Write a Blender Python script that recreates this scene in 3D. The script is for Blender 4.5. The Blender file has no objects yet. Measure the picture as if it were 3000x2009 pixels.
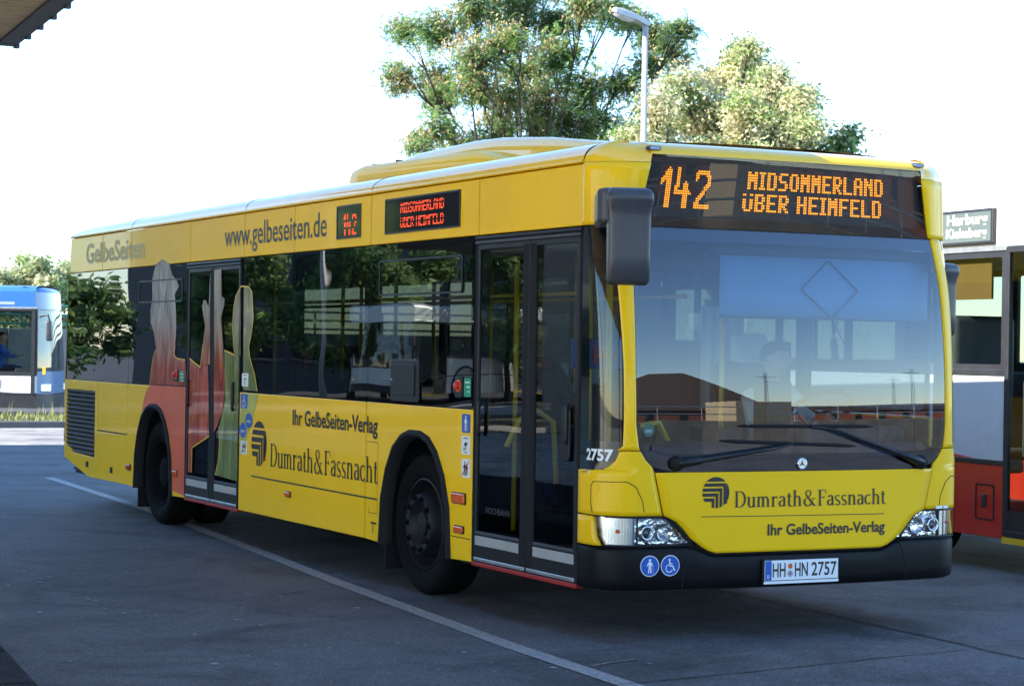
import bpy, bmesh, math, random
from mathutils import Vector, Matrix, Quaternion
random.seed(7)
scene = bpy.context.scene
COL = scene.collection
R = math.radians

# ------------------------------------------------------------------ camera
cam_d = bpy.data.cameras.new('camera'); cam = bpy.data.objects.new('camera', cam_d); COL.objects.link(cam)
YAW, PITCH, ROLL = 0.4707, 0.0026, 0.0154
fw = Vector((math.sin(YAW)*math.cos(PITCH), math.cos(YAW)*math.cos(PITCH), math.sin(PITCH)))
rt = Vector((math.cos(YAW), -math.sin(YAW), 0)); up = rt.cross(fw)
r2 = rt*math.cos(ROLL)+up*math.sin(ROLL); u2 = -rt*math.sin(ROLL)+up*math.cos(ROLL)
CAMP = Vector((-7.1451, -10.2567, 1.6762))
m = Matrix((r2, u2, -fw)).transposed().to_4x4(); m.translation = CAMP
cam.matrix_world = m
cam_d.sensor_width = 36; cam_d.lens = 4798.37/2341*36
cam_d.clip_start = 0.1; cam_d.clip_end = 3000
cam_d.dof.use_dof = True; cam_d.dof.focus_distance = 13.6; cam_d.dof.aperture_fstop = 8
scene.camera = cam
scene.render.resolution_x = 1024; scene.render.resolution_y = 685

# ------------------------------------------------------------------ sky, sun, exposure
SUN_EL, SUN_AZ = R(30), R(-84)          # azimuth from +Y towards +X
sdir = Vector((math.sin(SUN_AZ)*math.cos(SUN_EL), math.cos(SUN_AZ)*math.cos(SUN_EL), math.sin(SUN_EL)))
w = bpy.data.worlds.new('World'); scene.world = w; w.use_nodes = True
nt = w.node_tree; nt.nodes.clear()
sky = nt.nodes.new('ShaderNodeTexSky'); sky.sky_type = 'NISHITA'; sky.sun_disc = False
sky.sun_elevation = SUN_EL; sky.sun_rotation = SUN_AZ; sky.air_density = 1.0; sky.dust_density = 0.0; sky.ozone_density = 5.0
bg = nt.nodes.new('ShaderNodeBackground'); bg.inputs[1].default_value = 0.15
wo = nt.nodes.new('ShaderNodeOutputWorld')
nt.links.new(sky.outputs[0], bg.inputs[0]); nt.links.new(bg.outputs[0], wo.inputs[0])
sl = bpy.data.lights.new('sun', 'SUN'); sl.energy = 4.2; sl.angle = R(0.53); sl.color = (1, .93, .82)
so = bpy.data.objects.new('sun', sl); COL.objects.link(so); so.location = (-30, 0, 40)
so.rotation_euler = (-sdir).to_track_quat('-Z', 'Y').to_euler()
vs = scene.view_settings; vs.view_transform = 'Standard'; vs.look = 'None'; vs.gamma = 1; vs.use_curve_mapping = False
vs.exposure = 2.0

# ------------------------------------------------------------------ materials
MATS = {}
def nodes(name):
    mt = bpy.data.materials.new(name); mt.use_nodes = True
    t = mt.node_tree; b = t.nodes['Principled BSDF']; MATS[name] = mt
    return mt, t, b
def N(t, typ, **kw):
    n = t.nodes.new(typ)
    for k, v in kw.items():
        if k in n.inputs: n.inputs[k].default_value = v
        else: setattr(n, k, v)
    return n
def pm(name, col, rough=.5, metal=0., coat=0., var=0., vscale=6., bump=0., bscale=40., bdist=.002, spec=.5, col2=None):
    mt, t, b = nodes(name); L = t.links.new
    b.inputs['Base Color'].default_value = (*col, 1); b.inputs['Roughness'].default_value = rough
    b.inputs['Metallic'].default_value = metal; b.inputs['Coat Weight'].default_value = coat
    b.inputs['Coat Roughness'].default_value = .04; b.inputs['Specular IOR Level'].default_value = spec
    tc = N(t, 'ShaderNodeTexCoord')
    if var or col2:
        n = N(t, 'ShaderNodeTexNoise', Scale=vscale, Detail=6., Roughness=.62); L(tc.outputs['Object'], n.inputs['Vector'])
        cr = N(t, 'ShaderNodeValToRGB'); cr.color_ramp.elements[0].position = .3; cr.color_ramp.elements[1].position = .7
        c2 = col2 or col
        cr.color_ramp.elements[0].color = (*[max(0, c*(1-var)) for c in col], 1)
        cr.color_ramp.elements[1].color = (*[min(1, c*(1+var)) for c in c2], 1)
        L(n.outputs['Fac'], cr.inputs['Fac']); L(cr.outputs[0], b.inputs['Base Color'])
        mr = N(t, 'ShaderNodeMapRange'); mr.inputs['To Min'].default_value = max(.02, rough*.8); mr.inputs['To Max'].default_value = min(1, rough*1.25)
        L(n.outputs['Fac'], mr.inputs['Value']); L(mr.outputs[0], b.inputs['Roughness'])
    if bump:
        n2 = N(t, 'ShaderNodeTexNoise', Scale=bscale, Detail=3.); L(tc.outputs['Object'], n2.inputs['Vector'])
        bp = N(t, 'ShaderNodeBump', Strength=bump, Distance=bdist); L(n2.outputs['Fac'], bp.inputs['Height']); L(bp.outputs[0], b.inputs['Normal'])
        if coat: L(bp.outputs[0], b.inputs['Coat Normal'])
    return mt
def gm(name, tint, ior=1.62, wav=.35, wscale=1.6, rough=0.0, film=None, filmfac=0.):
    """window glass: Fresnel mix of a tinted see-through and a mirror part"""
    mt, t, b = nodes(name); L = t.links.new; t.nodes.remove(b); o = t.nodes['Material Output']
    tr = N(t, 'ShaderNodeBsdfTransparent', Color=(*tint, 1)); gl = N(t, 'ShaderNodeBsdfGlossy', Roughness=rough)
    fr = N(t, 'ShaderNodeFresnel', IOR=ior); mx = N(t, 'ShaderNodeMixShader')
    gb = N(t, 'ShaderNodeNewGeometry'); ir = N(t, 'ShaderNodeMapRange'); ir.inputs['To Min'].default_value = ior; ir.inputs['To Max'].default_value = 1/ior    # same pane seen from either face
    L(gb.outputs['Backfacing'], ir.inputs['Value']); L(ir.outputs[0], fr.inputs['IOR'])
    tc = N(t, 'ShaderNodeTexCoord'); n = N(t, 'ShaderNodeTexNoise', Scale=wscale, Detail=1.); L(tc.outputs['Object'], n.inputs['Vector'])
    bp = N(t, 'ShaderNodeBump', Strength=wav, Distance=.004); L(n.outputs['Fac'], bp.inputs['Height']); L(bp.outputs[0], gl.inputs['Normal'])
    L(fr.outputs[0], mx.inputs[0]); L(tr.outputs[0], mx.inputs[1]); L(gl.outputs[0], mx.inputs[2])
    out = mx
    if film:
        df = N(t, 'ShaderNodeBsdfDiffuse', Color=(*film, 1)); m2 = N(t, 'ShaderNodeMixShader'); m2.inputs[0].default_value = filmfac
        L(tr.outputs[0], m2.inputs[1]); L(df.outputs[0], m2.inputs[2]); L(m2.outputs[0], mx.inputs[1])
    L(out.outputs[0], o.inputs['Surface'])
    return mt
def em(name, col, s):
    mt, t, b = nodes(name); b.inputs['Base Color'].default_value = (*col, 1)
    b.inputs['Emission Color'].default_value = (*col, 1); b.inputs['Emission Strength'].default_value = s; b.inputs['Roughness'].default_value = .5
    return mt

YEL = (.95, .545, .003)
pm('yellow', YEL, .42, coat=.28, spec=.15, var=.05, vscale=1.3, bump=.25, bscale=.9, bdist=.006)
pm('yellow_gloss', YEL, .3, coat=1., var=.04, vscale=1.3, bump=.12, bscale=.9, bdist=.006)
pm('seam', (.012, .011, .01), .8)
pm('black_gloss', (.008, .008, .009), .08, coat=.4, bump=.2, bscale=1.2, bdist=.004)
pm('black_plastic', (.010, .010, .011), .42, spec=.35, var=.2, vscale=9, bump=.15, bscale=220, bdist=.0006)
pm('bumper', (.005, .005, .006), .45, var=.3, vscale=4, spec=.16)
pm('mirror_plastic', (.05, .053, .06), .36, var=.12, vscale=8, bump=.12, bscale=300, bdist=.0005)
pm('rubber', (.008, .008, .009), .75, spec=.3, var=.25, vscale=12, bump=.3, bscale=60, bdist=.002)
pm('tyre', (.005, .005, .005), .9, spec=.12, var=.4, vscale=14, bump=.4, bscale=50, bdist=.003)
pm('rim', (.005, .005, .006), .8, spec=.12, metal=.0, var=.4, vscale=16)
pm('hub', (.009, .0095, .011), .5, spec=.3, var=.35, vscale=20)
pm('alu', (.55, .55, .55), .35, metal=.85, var=.15, vscale=8)
pm('kick', (.36, .345, .33), .5, var=.1, vscale=6)
pm('grey_dark', (.05, .05, .055), .55, var=.15)
pm('red_trim', (.35, .015, .012), .45, var=.15)
pm('grille_slat', (.06, .042, .02), .5, var=.3, vscale=5)
pm('ink', (.018, .016, .014), .45)
pm('ink_blue', (.012, .09, .42), .35, coat=.3)
pm('ink_white', (.82, .82, .82), .4)
pm('ink_green', (.02, .30, .16), .4)
pm('ink_red', (.6, .03, .02), .4)
pm('ink_grey', (.32, .38, .45), .5)
pm('ink_glare', (.52, .42, .16), .5)  # dark ink with the sky glare mixed into its colour
pm('print_red', (.66, .115, .045), .45, coat=.12, spec=.3, var=.16, vscale=2.2, bump=.2, bscale=.9, bdist=.006)
pm('print_green', (.42, .42, .08), .45, coat=.12, spec=.3, var=.22, vscale=2.0, bump=.2, bscale=.9, bdist=.006)
pm('print_pale', (.52, .45, .33), .36, coat=.4, var=.1, vscale=3)
pm('lamp_orange', (.75, .12, .01), .2, coat=.8, var=.2, vscale=60)
pm('lamp_red', (.5, .05, .015), .2, coat=.8, var=.2, vscale=60)
pm('chrome', (.85, .86, .88), .12, metal=1, bump=.5, bscale=22, bdist=.02)
pm('chrome_soft', (.8, .8, .8), .25, metal=1, var=.1)
pm('projector', (.05, .055, .07), .06, coat=1)
pm('seat_fabric', (.035, .04, .075), .85, var=.35, vscale=20)
pm('seat_shell', (.09, .09, .1), .5, var=.1)
pm('cab_grey', (.04, .044, .05), .6, var=.15)
pm('inner_light', (.20, .20, .20), .6, var=.05)
pm('bus_floor', (.06, .065, .07), .7, var=.2, vscale=20)
pm('rail_yellow', (.80, .50, .01), .35, coat=.3)
pm('blind', (.16, .34, .50), .8, var=.04, vscale=3, bump=.2, bscale=3, bdist=.004)
pm('curtain', (.62, .62, .58), .9, var=.08)
pm('plate_white', (.80, .80, .78), .35, var=.03)
pm('skin', (.55, .30, .20), .5, var=.12, vscale=25)
pm('hair', (.03, .02, .014), .7, var=.3, vscale=40)
pm('shirt_white', (.82, .83, .84), .8, var=.06, bump=.3, bscale=14, bdist=.01)
pm('shirt_blue', (.03, .12, .42), .8, var=.1)
pm('cloth_navy', (.015, .025, .09), .85, var=.2)
pm('cloth_purple', (.13, .04, .13), .85, var=.2)
pm('cloth_black', (.012, .012, .014), .85, var=.2)
pm('cloth_pink', (.4, .03, .08), .85, var=.2)
pm('hair_grey', (.25, .24, .23), .8, var=.2)
gm('glass_side', (.19, .215, .205), 1.72, .55, 1.1)
gm('glass_door', (.50, .56, .52), 1.6, .5, 1.3)
gm('glass_front', (.50, .61, .69), 2.08, .30, .9)
gm('glass_display', (.75, .75, .75), 1.55, .35, 1.2)
gm('glass_clear', (.92, .93, .94), 1.5, .3, 14)
gm('film_pale', (.5, .5, .5), 1.6, .4, 1.1, film=(.55, .50, .42), filmfac=.72)
gm('film_red', (.5, .4, .4), 1.6, .4, 1.1, film=(.50, .16, .11), filmfac=.85)
gm('film_green', (.4, .5, .4), 1.6, .4, 1.1, film=(.30, .34, .14), filmfac=.85)
gm('film_skin', (.5, .5, .5), 1.6, .4, 1.1, film=(.42, .38, .30), filmfac=.72)
def film(name, lo, hi, z0, z1, fac):
    mt = gm(name, (.5, .5, .5), 1.6, .4, 1.1, film=hi, filmfac=fac); t = mt.node_tree; L = t.links.new
    df = [n for n in t.nodes if n.type == 'BSDF_DIFFUSE'][0]; tc = N(t, 'ShaderNodeTexCoord'); sp = N(t, 'ShaderNodeSeparateXYZ'); L(tc.outputs['Object'], sp.inputs[0])
    mp = N(t, 'ShaderNodeMapping'); mp.inputs['Scale'].default_value = (1, 3.2, .9); mp.inputs['Rotation'].default_value = (R(25), 0, 0); L(tc.outputs['Object'], mp.inputs[0])
    n = N(t, 'ShaderNodeTexNoise', Scale=2.2, Detail=5., Distortion=1.2); L(mp.outputs[0], n.inputs['Vector'])
    ad = N(t, 'ShaderNodeMath', operation='MULTIPLY_ADD'); L(n.outputs['Fac'], ad.inputs[0]); ad.inputs[1].default_value = .35; L(sp.outputs['Z'], ad.inputs[2])
    mr = N(t, 'ShaderNodeMapRange'); mr.inputs['From Min'].default_value = z0+.17; mr.inputs['From Max'].default_value = z1+.17; L(ad.outputs[0], mr.inputs['Value'])
    mx = N(t, 'ShaderNodeMix', data_type='RGBA'); mx.inputs[6].default_value = (*lo, 1); mx.inputs[7].default_value = (*hi, 1); L(mr.outputs[0], mx.inputs[0])
    m2 = N(t, 'ShaderNodeMapRange'); m2.inputs['From Min'].default_value = .3; m2.inputs['From Max'].default_value = .7; m2.inputs['To Min'].default_value = .55; m2.inputs['To Max'].default_value = 1.35; L(n.outputs['Fac'], m2.inputs['Value'])
    mm = N(t, 'ShaderNodeMix', data_type='RGBA', blend_type='MULTIPLY'); mm.inputs[0].default_value = 1; L(mx.outputs[2], mm.inputs[6]); L(m2.outputs[0], mm.inputs[7]); L(mm.outputs[2], df.inputs['Color'])
film('film_man', (.58, .125, .07), (.58, .53, .45), 1.45, 1.95, .8)
film('film_woman', (.26, .31, .11), (.48, .43, .33), 1.45, 1.85, .8)
em('led', (1, .34, .012), .5)
em('led_red', (1, .07, .01), .36)
em('led_pale', (.75, .9, .45), .3)
mt, t, b = nodes('led_board'); L = t.links.new
b.inputs['Roughness'].default_value = .5
tc = N(t, 'ShaderNodeTexCoord'); mp = N(t, 'ShaderNodeMapping'); mp.inputs['Scale'].default_value = (82, 1, 78); L(tc.outputs['Object'], mp.inputs[0])
sx = N(t, 'ShaderNodeSeparateXYZ'); L(mp.outputs[0], sx.inputs[0])
def frac_c(o):
    a = N(t, 'ShaderNodeMath', operation='FRACT'); L(o, a.inputs[0]); s = N(t, 'ShaderNodeMath', operation='SUBTRACT'); L(a.outputs[0], s.inputs[0]); s.inputs[1].default_value = .5
    p = N(t, 'ShaderNodeMath', operation='MULTIPLY'); L(s.outputs[0], p.inputs[0]); L(s.outputs[0], p.inputs[1]); return p.outputs[0]
ad = N(t, 'ShaderNodeMath', operation='ADD'); L(frac_c(sx.outputs[0]), ad.inputs[0]); L(frac_c(sx.outputs[2]), ad.inputs[1])
lt = N(t, 'ShaderNodeMath', operation='LESS_THAN'); L(ad.outputs[0], lt.inputs[0]); lt.inputs[1].default_value = .07
mx = N(t, 'ShaderNodeMix', data_type='RGBA'); L(lt.outputs[0], mx.inputs[0]); mx.inputs[6].default_value = (.010, .010, .011, 1); mx.inputs[7].default_value = (.06, .058, .055, 1)
L(mx.outputs[2], b.inputs['Base Color'])

# ------------------------------------------------------------------ mesh helpers
def tag(o, label=None, cat=None, group=None, kind=None):
    if label: o['label'] = label
    if cat: o['category'] = cat
    if group: o['group'] = group
    if kind: o['kind'] = kind
    return o
def empty(name, loc, rz=0, label=None, cat=None, group=None):
    o = bpy.data.objects.new(name, None); COL.objects.link(o); o.location = loc; o.rotation_euler = (0, 0, rz); o.empty_display_size = .2
    return tag(o, label, cat, group)
def mw(o):
    return Matrix.Translation(o.location) @ o.rotation_euler.to_matrix().to_4x4() if o.type == 'EMPTY' else Matrix()
LOCAL = False     # True: child coordinates are those of the parent; False: world coordinates
def finish(name, me, mat, parent=None, smooth=False, bevel=0, auto=None):
    o = bpy.data.objects.new(name, me); COL.objects.link(o)
    for mn in ([mat] if isinstance(mat, str) else mat): me.materials.append(MATS[mn])
    if parent is not None:
        o.parent = parent
        if not LOCAL: o.matrix_parent_inverse = mw(parent).inverted()
    if smooth:
        me.polygons.foreach_set('use_smooth', [True]*len(me.polygons))
        if auto is not None:
            bm = bmesh.new(); bm.from_mesh(me)
            for e in bm.edges:
                if len(e.link_faces) == 2 and e.calc_face_angle(0) > auto: e.smooth = False
            bm.to_mesh(me); bm.free()
    if bevel:
        md = o.modifiers.new('bevel', 'BEVEL'); md.width = bevel; md.segments = 2; md.limit_method = 'ANGLE'; md.angle_limit = R(40)
    return o
class MB:
    def __init__(s): s.v = []; s.f = []; s.mi = []
    def add(s, v, f, mi=0):
        n = len(s.v); s.v += [tuple(p) for p in v]; s.f += [tuple(i+n for i in q) for q in f]; s.mi += [mi]*len(f); return s
    def box(s, x0, x1, y0, y1, z0, z1, M=None, mi=0):
        v = [Vector((x, y, z)) for x in (x0, x1) for y in (y0, y1) for z in (z0, z1)]
        if M: v = [M @ p for p in v]
        return s.add(v, [(0, 1, 3, 2), (4, 6, 7, 5), (0, 4, 5, 1), (2, 3, 7, 6), (0, 2, 6, 4), (1, 5, 7, 3)], mi)
    def tube(s, pts, r, n=8, cap=True, mi=0):
        pts = [Vector(p) for p in pts]; rs = r if isinstance(r, (list, tuple)) else [r]*len(pts)
        rings = []; prev = None
        for i, p in enumerate(pts):
            d = (pts[min(i+1, len(pts)-1)]-pts[max(i-1, 0)]).normalized()
            a = prev if prev is not None else (Vector((0, 0, 1)) if abs(d.z) < .9 else Vector((1, 0, 0)))
            a = (a-d*a.dot(d)).normalized(); prev = a; b = d.cross(a)
            rings.append([p+(a*math.cos(2*math.pi*k/n)+b*math.sin(2*math.pi*k/n))*rs[i] for k in range(n)])
        v = [q for g in rings for q in g]; f = []
        for i in range(len(pts)-1):
            for k in range(n): f.append((i*n+k, i*n+(k+1) % n, (i+1)*n+(k+1) % n, (i+1)*n+k))
        if cap: f.append(tuple(range(n-1, -1, -1))); f.append(tuple((len(pts)-1)*n+k for k in range(n)))
        return s.add(v, f, mi)
    def lathe(s, prof, c, axis='X', n=40, mi=0, sgn=1):
        """prof: list of (radius, offset along axis)"""
        c = Vector(c); v = []; f = []
        for r, o in prof:
            for k in range(n):
                a = 2*math.pi*k/n; ca, sa = r*math.cos(a), r*math.sin(a)
                v.append(c+(Vector((o*sgn, ca, sa)) if axis == 'X' else Vector((ca, sa, o)) if axis == 'Z' else Vector((ca, o*sgn, sa))))
        for i in range(len(prof)-1):
            for k in range(n): f.append((i*n+k, i*n+(k+1) % n, (i+1)*n+(k+1) % n, (i+1)*n+k))
        return s.add(v, f, mi)
    def grid(s, rows, mi=0, close=False):
        n = len(rows[0]); v = [p for r in rows for p in r]; f = []
        for i in range(len(rows)-1):
            for k in range(n-1+(1 if close else 0)): f.append((i*n+k, i*n+(k+1) % n, (i+1)*n+(k+1) % n, (i+1)*n+k))
        return s.add(v, f, mi)
    def build(s, name, mat, parent=None, smooth=False, bevel=0, auto=None, fix=True):
        me = bpy.data.meshes.new(name); me.from_pydata(s.v, [], s.f)
        if any(s.mi): me.polygons.foreach_set('material_index', s.mi)
        if fix:
            bm = bmesh.new(); bm.from_mesh(me); bmesh.ops.recalc_face_normals(bm, faces=bm.faces); bm.to_mesh(me); bm.free()
        me.update()
        return finish(name, me, mat, parent, smooth, bevel, auto)
def prism(pts, d0, d1, axis='X'):
    """extrude polygon (a,b) along axis from d0 to d1"""
    n = len(pts); mb = MB()
    def P(a, b, d): return (d, a, b) if axis == 'X' else (a, d, b) if axis == 'Y' else (a, b, d)
    v = [P(a, b, d0) for a, b in pts]+[P(a, b, d1) for a, b in pts]
    f = [tuple(range(n)), tuple(range(2*n-1, n-1, -1))]+[(i, (i+1) % n, n+(i+1) % n, n+i) for i in range(n)]
    return mb.add(v, f)
def ring_pts(y0, y1, z0, z1, r, n=4):
    out = []
    for cy, cz, a0 in ((y1-r, z1-r, 0), (y0+r, z1-r, 90), (y0+r, z0+r, 180), (y1-r, z0+r, 270)):
        for k in range(n+1):
            a = R(a0+90*k/n); out.append((cy+r*math.cos(a), cz+r*math.sin(a)))
    return out
def frame(y0, y1, z0, z1, wd, d0, d1, r=.03, axis='X', wb=None):
    """rectangular ring, extruded"""
    wb = wd if wb is None else wb
    o = ring_pts(y0, y1, z0, z1, r); i = ring_pts(y0+wd, y1-wd, z0+wb, z1-wd, max(.004, r-wd*.5)); n = len(o); mb = MB()
    def P(a, b, d): return (d, a, b) if axis == 'X' else (a, d, b) if axis == 'Y' else (a, b, d)
    v = [P(*p, d) for d in (d0, d1) for p in o]+[P(*p, d) for d in (d0, d1) for p in i]; f = []
    for k in range(n):
        k2 = (k+1) % n
        f += [(k, k2, 2*n+k2, 2*n+k), (n+k, 3*n+k, 3*n+k2, n+k2), (k, n+k, n+k2, k2), (2*n+k, 2*n+k2, 3*n+k2, 3*n+k)]
    return mb.add(v, f)
def sheet(pts, d, axis='X'):
    def P(a, b): return (d, a, b) if axis == 'X' else (a, d, b) if axis == 'Y' else (a, b, d)
    return MB().add([P(*p) for p in pts], [tuple(range(len(pts)))])
def circle(cy, cz, r, n=28, ry=None): return [(cy+(ry or r)*math.cos(2*math.pi*k/n), cz+r*math.sin(2*math.pi*k/n)) for k in range(n)]
def text_mesh(s, size=1, bold=0., res=3, spacing=1.):
    c = bpy.data.curves.new('lettering', 'FONT'); c.body = s; c.size = size; c.resolution_u = res; c.offset = bold; c.space_character = spacing
    o = bpy.data.objects.new('lettering', c); COL.objects.link(o)
    dg = bpy.context.evaluated_depsgraph_get(); me = bpy.data.meshes.new_from_object(o.evaluated_get(dg))
    bpy.data.objects.remove(o); bpy.data.curves.remove(c); me.materials.clear()
    return me
def fit_text(s, x0, x1, z0, z1, bold=0., spacing=1., ztop=None):
    """vertices (u,v) scaled so the glyph box spans x0..x1 and z0..z1; returns verts, faces"""
    me = text_mesh(s, 1, bold, spacing=spacing); vv = [v.co.copy() for v in me.vertices]; ff = [tuple(p.vertices) for p in me.polygons]; bpy.data.meshes.remove(me)
    a0, a1 = min(v.x for v in vv), max(v.x for v in vv); b0, b1 = min(v.y for v in vv), max(v.y for v in vv)
    return [(x0+(v.x-a0)/(a1-a0)*(x1-x0), z0+(v.y-b0)/(b1-b0)*(z1-z0)) for v in vv], ff
# a small serif letter set, drawn as strokes (x, y, half width) on an x-height of .62 and cap height of 1
TK, TN = .062, .022
def arc(cx, cy, rx, ry, a0, a1, n=9, w0=TN, w1=TK):
    out = []
    for k in range(n+1):
        a = R(a0+(a1-a0)*k/n); out.append((cx+rx*math.cos(a), cy+ry*math.sin(a), w0+(w1-w0)*abs(math.cos(a))))
    return out
def st(x, y0, y1): return [(x, y0, TK), (x, y1, TK)]
def se(x0, x1, y): return [(x0, y, TN), (x1, y, TN)]
XH = .64
GL = {
 'D': (.80, [st(.17, 0, 1), se(.03, .40, .02), se(.03, .40, .98), arc(.36, .5, .34, .48, -90, 90, 14)]),
 'F': (.62, [st(.17, 0, 1), se(.03, .31, .02), se(.03, .56, .98), [(.56, .98, TN), (.57, .78, TN)], se(.2, .45, .52), [(.45, .62, TN), (.45, .42, TN)]]),
 'u': (.62, [st(.14, .16, XH), se(.02, .14, XH-.02), arc(.29, .17, .15, .17, 180, 330), st(.47, 0, XH), se(.36, .47, XH-.02), se(.47, .60, .02)]),
 'm': (.94, [st(.14, 0, XH), se(.02, .14, XH-.02), se(.03, .26, .02), arc(.28, XH-.17, .15, .16, 160, 0), st(.44, 0, XH-.15), se(.34, .55, .02), arc(.58, XH-.17, .15, .16, 160, 0), st(.76, 0, XH-.15), se(.66, .88, .02)]),
 'n': (.64, [st(.14, 0, XH), se(.02, .14, XH-.02), se(.03, .26, .02), arc(.30, XH-.17, .16, .16, 160, 0), st(.48, 0, XH-.15), se(.37, .60, .02)]),
 'r': (.46, [st(.14, 0, XH), se(.02, .14, XH-.02), se(.03, .27, .02), arc(.32, XH-.2, .17, .18, 165, 60), [(.38, XH-.08, .05), (.41, XH-.11, .05)]]),
 'a': (.54, [arc(.25, XH-.17, .15, .16, 160, 0), st(.41, .08, XH-.15), arc(.24, .19, .15, .17, 80, 330, 12), [(.24, .36, TN), (.41, .40, TN)], [(.41, .08, TK), (.45, .03, TN), (.53, .05, TN)]]),
 't': (.40, [st(.17, .14, .82), se(.02, .34, XH-.02), arc(.29, .14, .12, .13, 180, 310)]),
 'h': (.64, [st(.14, 0, 1), se(.02, .14, .98), se(.03, .26, .02), arc(.30, XH-.17, .16, .16, 160, 0), st(.48, 0, XH-.15), se(.37, .60, .02)]),
 's': (.44, [arc(.21, XH-.16, .14, .15, 30, 230, 10, TN, .045), [(.12, XH-.28, .05), (.30, .25, .055)], arc(.21, .16, .15, .15, 50, -155, 10, TN, .045)]),
 'c': (.50, [arc(.27, XH/2, .21, XH/2-.02, 50, 320, 14)]),
 '&': (.86, [arc(.32, .78, .16, .2, -60, 200, 12, TN, .04), [(.17, .70, .05), (.72, .03, .06), (.84, .02, TN)], arc(.30, .26, .24, .26, 140, 330, 12), [(.50, .13, TN), (.66, .42, TN)], se(.56, .80, .46), [(.40, .60, TN), (.14, .42, TN)]]),
 ' ': (.06, []),
}
def serif_text(s):
    V = []; F = []; x = 0
    for ch in s:
        adv, strokes = GL[ch]
        for pl in strokes:
            n = len(pl); base = len(V)
            for i, (px, py, hw) in enumerate(pl):
                a = pl[max(i-1, 0)]; b = pl[min(i+1, n-1)]; dx, dy = b[0]-a[0], b[1]-a[1]; l = math.hypot(dx, dy) or 1; nx, ny = -dy/l, dx/l
                V += [(x+px+nx*hw, py+ny*hw), (x+px-nx*hw, py-ny*hw)]
            for i in range(n-1): F.append((base+2*i, base+2*i+1, base+2*i+3, base+2*i+2))
        x += adv+.02
    return V, F, x
def fit_serif(s, x0, x1, z0, z1):
    V, F, wd = serif_text(s); return [(x0+v[0]/wd*(x1-x0), z0+v[1]*(z1-z0)) for v in V], F
# ------------------------------------------------------------------ the yellow bus
HW = 1.275; RC = .22; SAG = .045; BF = HW-RC; ARC = RC*math.pi/2
def lerp_tab(z, tab):
    if z <= tab[0][0]: return tab[0][1]
    for (a, b), (c, d) in zip(tab, tab[1:]):
        if z <= c: return b+(d-b)*(z-a)/(c-a)
    return tab[-1][1]
def yo(z):
    if z <= 1.0: return lerp_tab(z, [(.25, .012), (.4, 0), (1.0, 0)])
    if z <= 2.39: return .135*((z-1)/1.39)**2.6
    return lerp_tab(z, [(2.39, .135), (2.80, .108), (2.9, .112)])
KN = [(2.1, 0), (2.39, .025), (2.76, .06), (2.9, .075)]
def xs(x):
    a = abs(x)
    return x if a <= BF else math.copysign(BF+RC*math.asin(min(1, (a-BF)/RC)), x)
def FP(s, z, off=0.):
    a = abs(s); sg = 1 if s >= 0 else -1
    if a <= BF: x, y, nx, ny = a, SAG*(a/BF)**2, 2*SAG*a/BF**2*.8, -1
    elif a <= BF+ARC:
        t = (a-BF)/RC; x, y, nx, ny = BF+RC*math.sin(t), SAG+RC*(1-math.cos(t)), math.sin(t), -math.cos(t)
    else: x, y, nx, ny = HW, SAG+RC+(a-BF-ARC), 1, 0
    l = math.hypot(nx, ny); nx /= l; ny /= l
    k = lerp_tab(z, KN); wgt = 1-min(1, max(0, (a-1.15)/.375)); wgt = wgt*wgt*(3-2*wgt)
    x *= 1-k*wgt
    w2 = 1-min(1, max(0, (a-1.25)/.28))
    y += yo(z)*w2
    return Vector((sg*(x+nx*off), y+ny*off, z))
SD = 1.5256                      # curve length where the flat side begins (y = .39)
def dense(rows, dz=.045):
    out = []
    for (z0, a0, b0), (z1, a1, b1) in zip(rows, rows[1:]):
        n = max(1, int(math.ceil(abs(z1-z0)/dz)))
        for k in range(n): out.append((z0+(z1-z0)*k/n, a0+(a1-a0)*k/n, b0+(b1-b0)*k/n))
    out.append(rows[-1]); return out
def patch(name, rows, mat, parent, off=0., nu=16, thick=0, dz=.045, smooth=True):
    rw = dense(rows, dz); mb = MB()
    mb.grid([[FP(a+(b-a)*k/nu, z, off) for k in range(nu+1)] for z, a, b in rw])
    o = mb.build(name, mat, parent, smooth=smooth, fix=False)
    if thick:
        md = o.modifiers.new('solid', 'SOLIDIFY'); md.thickness = thick; md.offset = 0
    return o
bus = empty('city_bus', (0, 6, 0), label='long yellow city bus with route 142 on its orange display', cat='bus')

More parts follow.
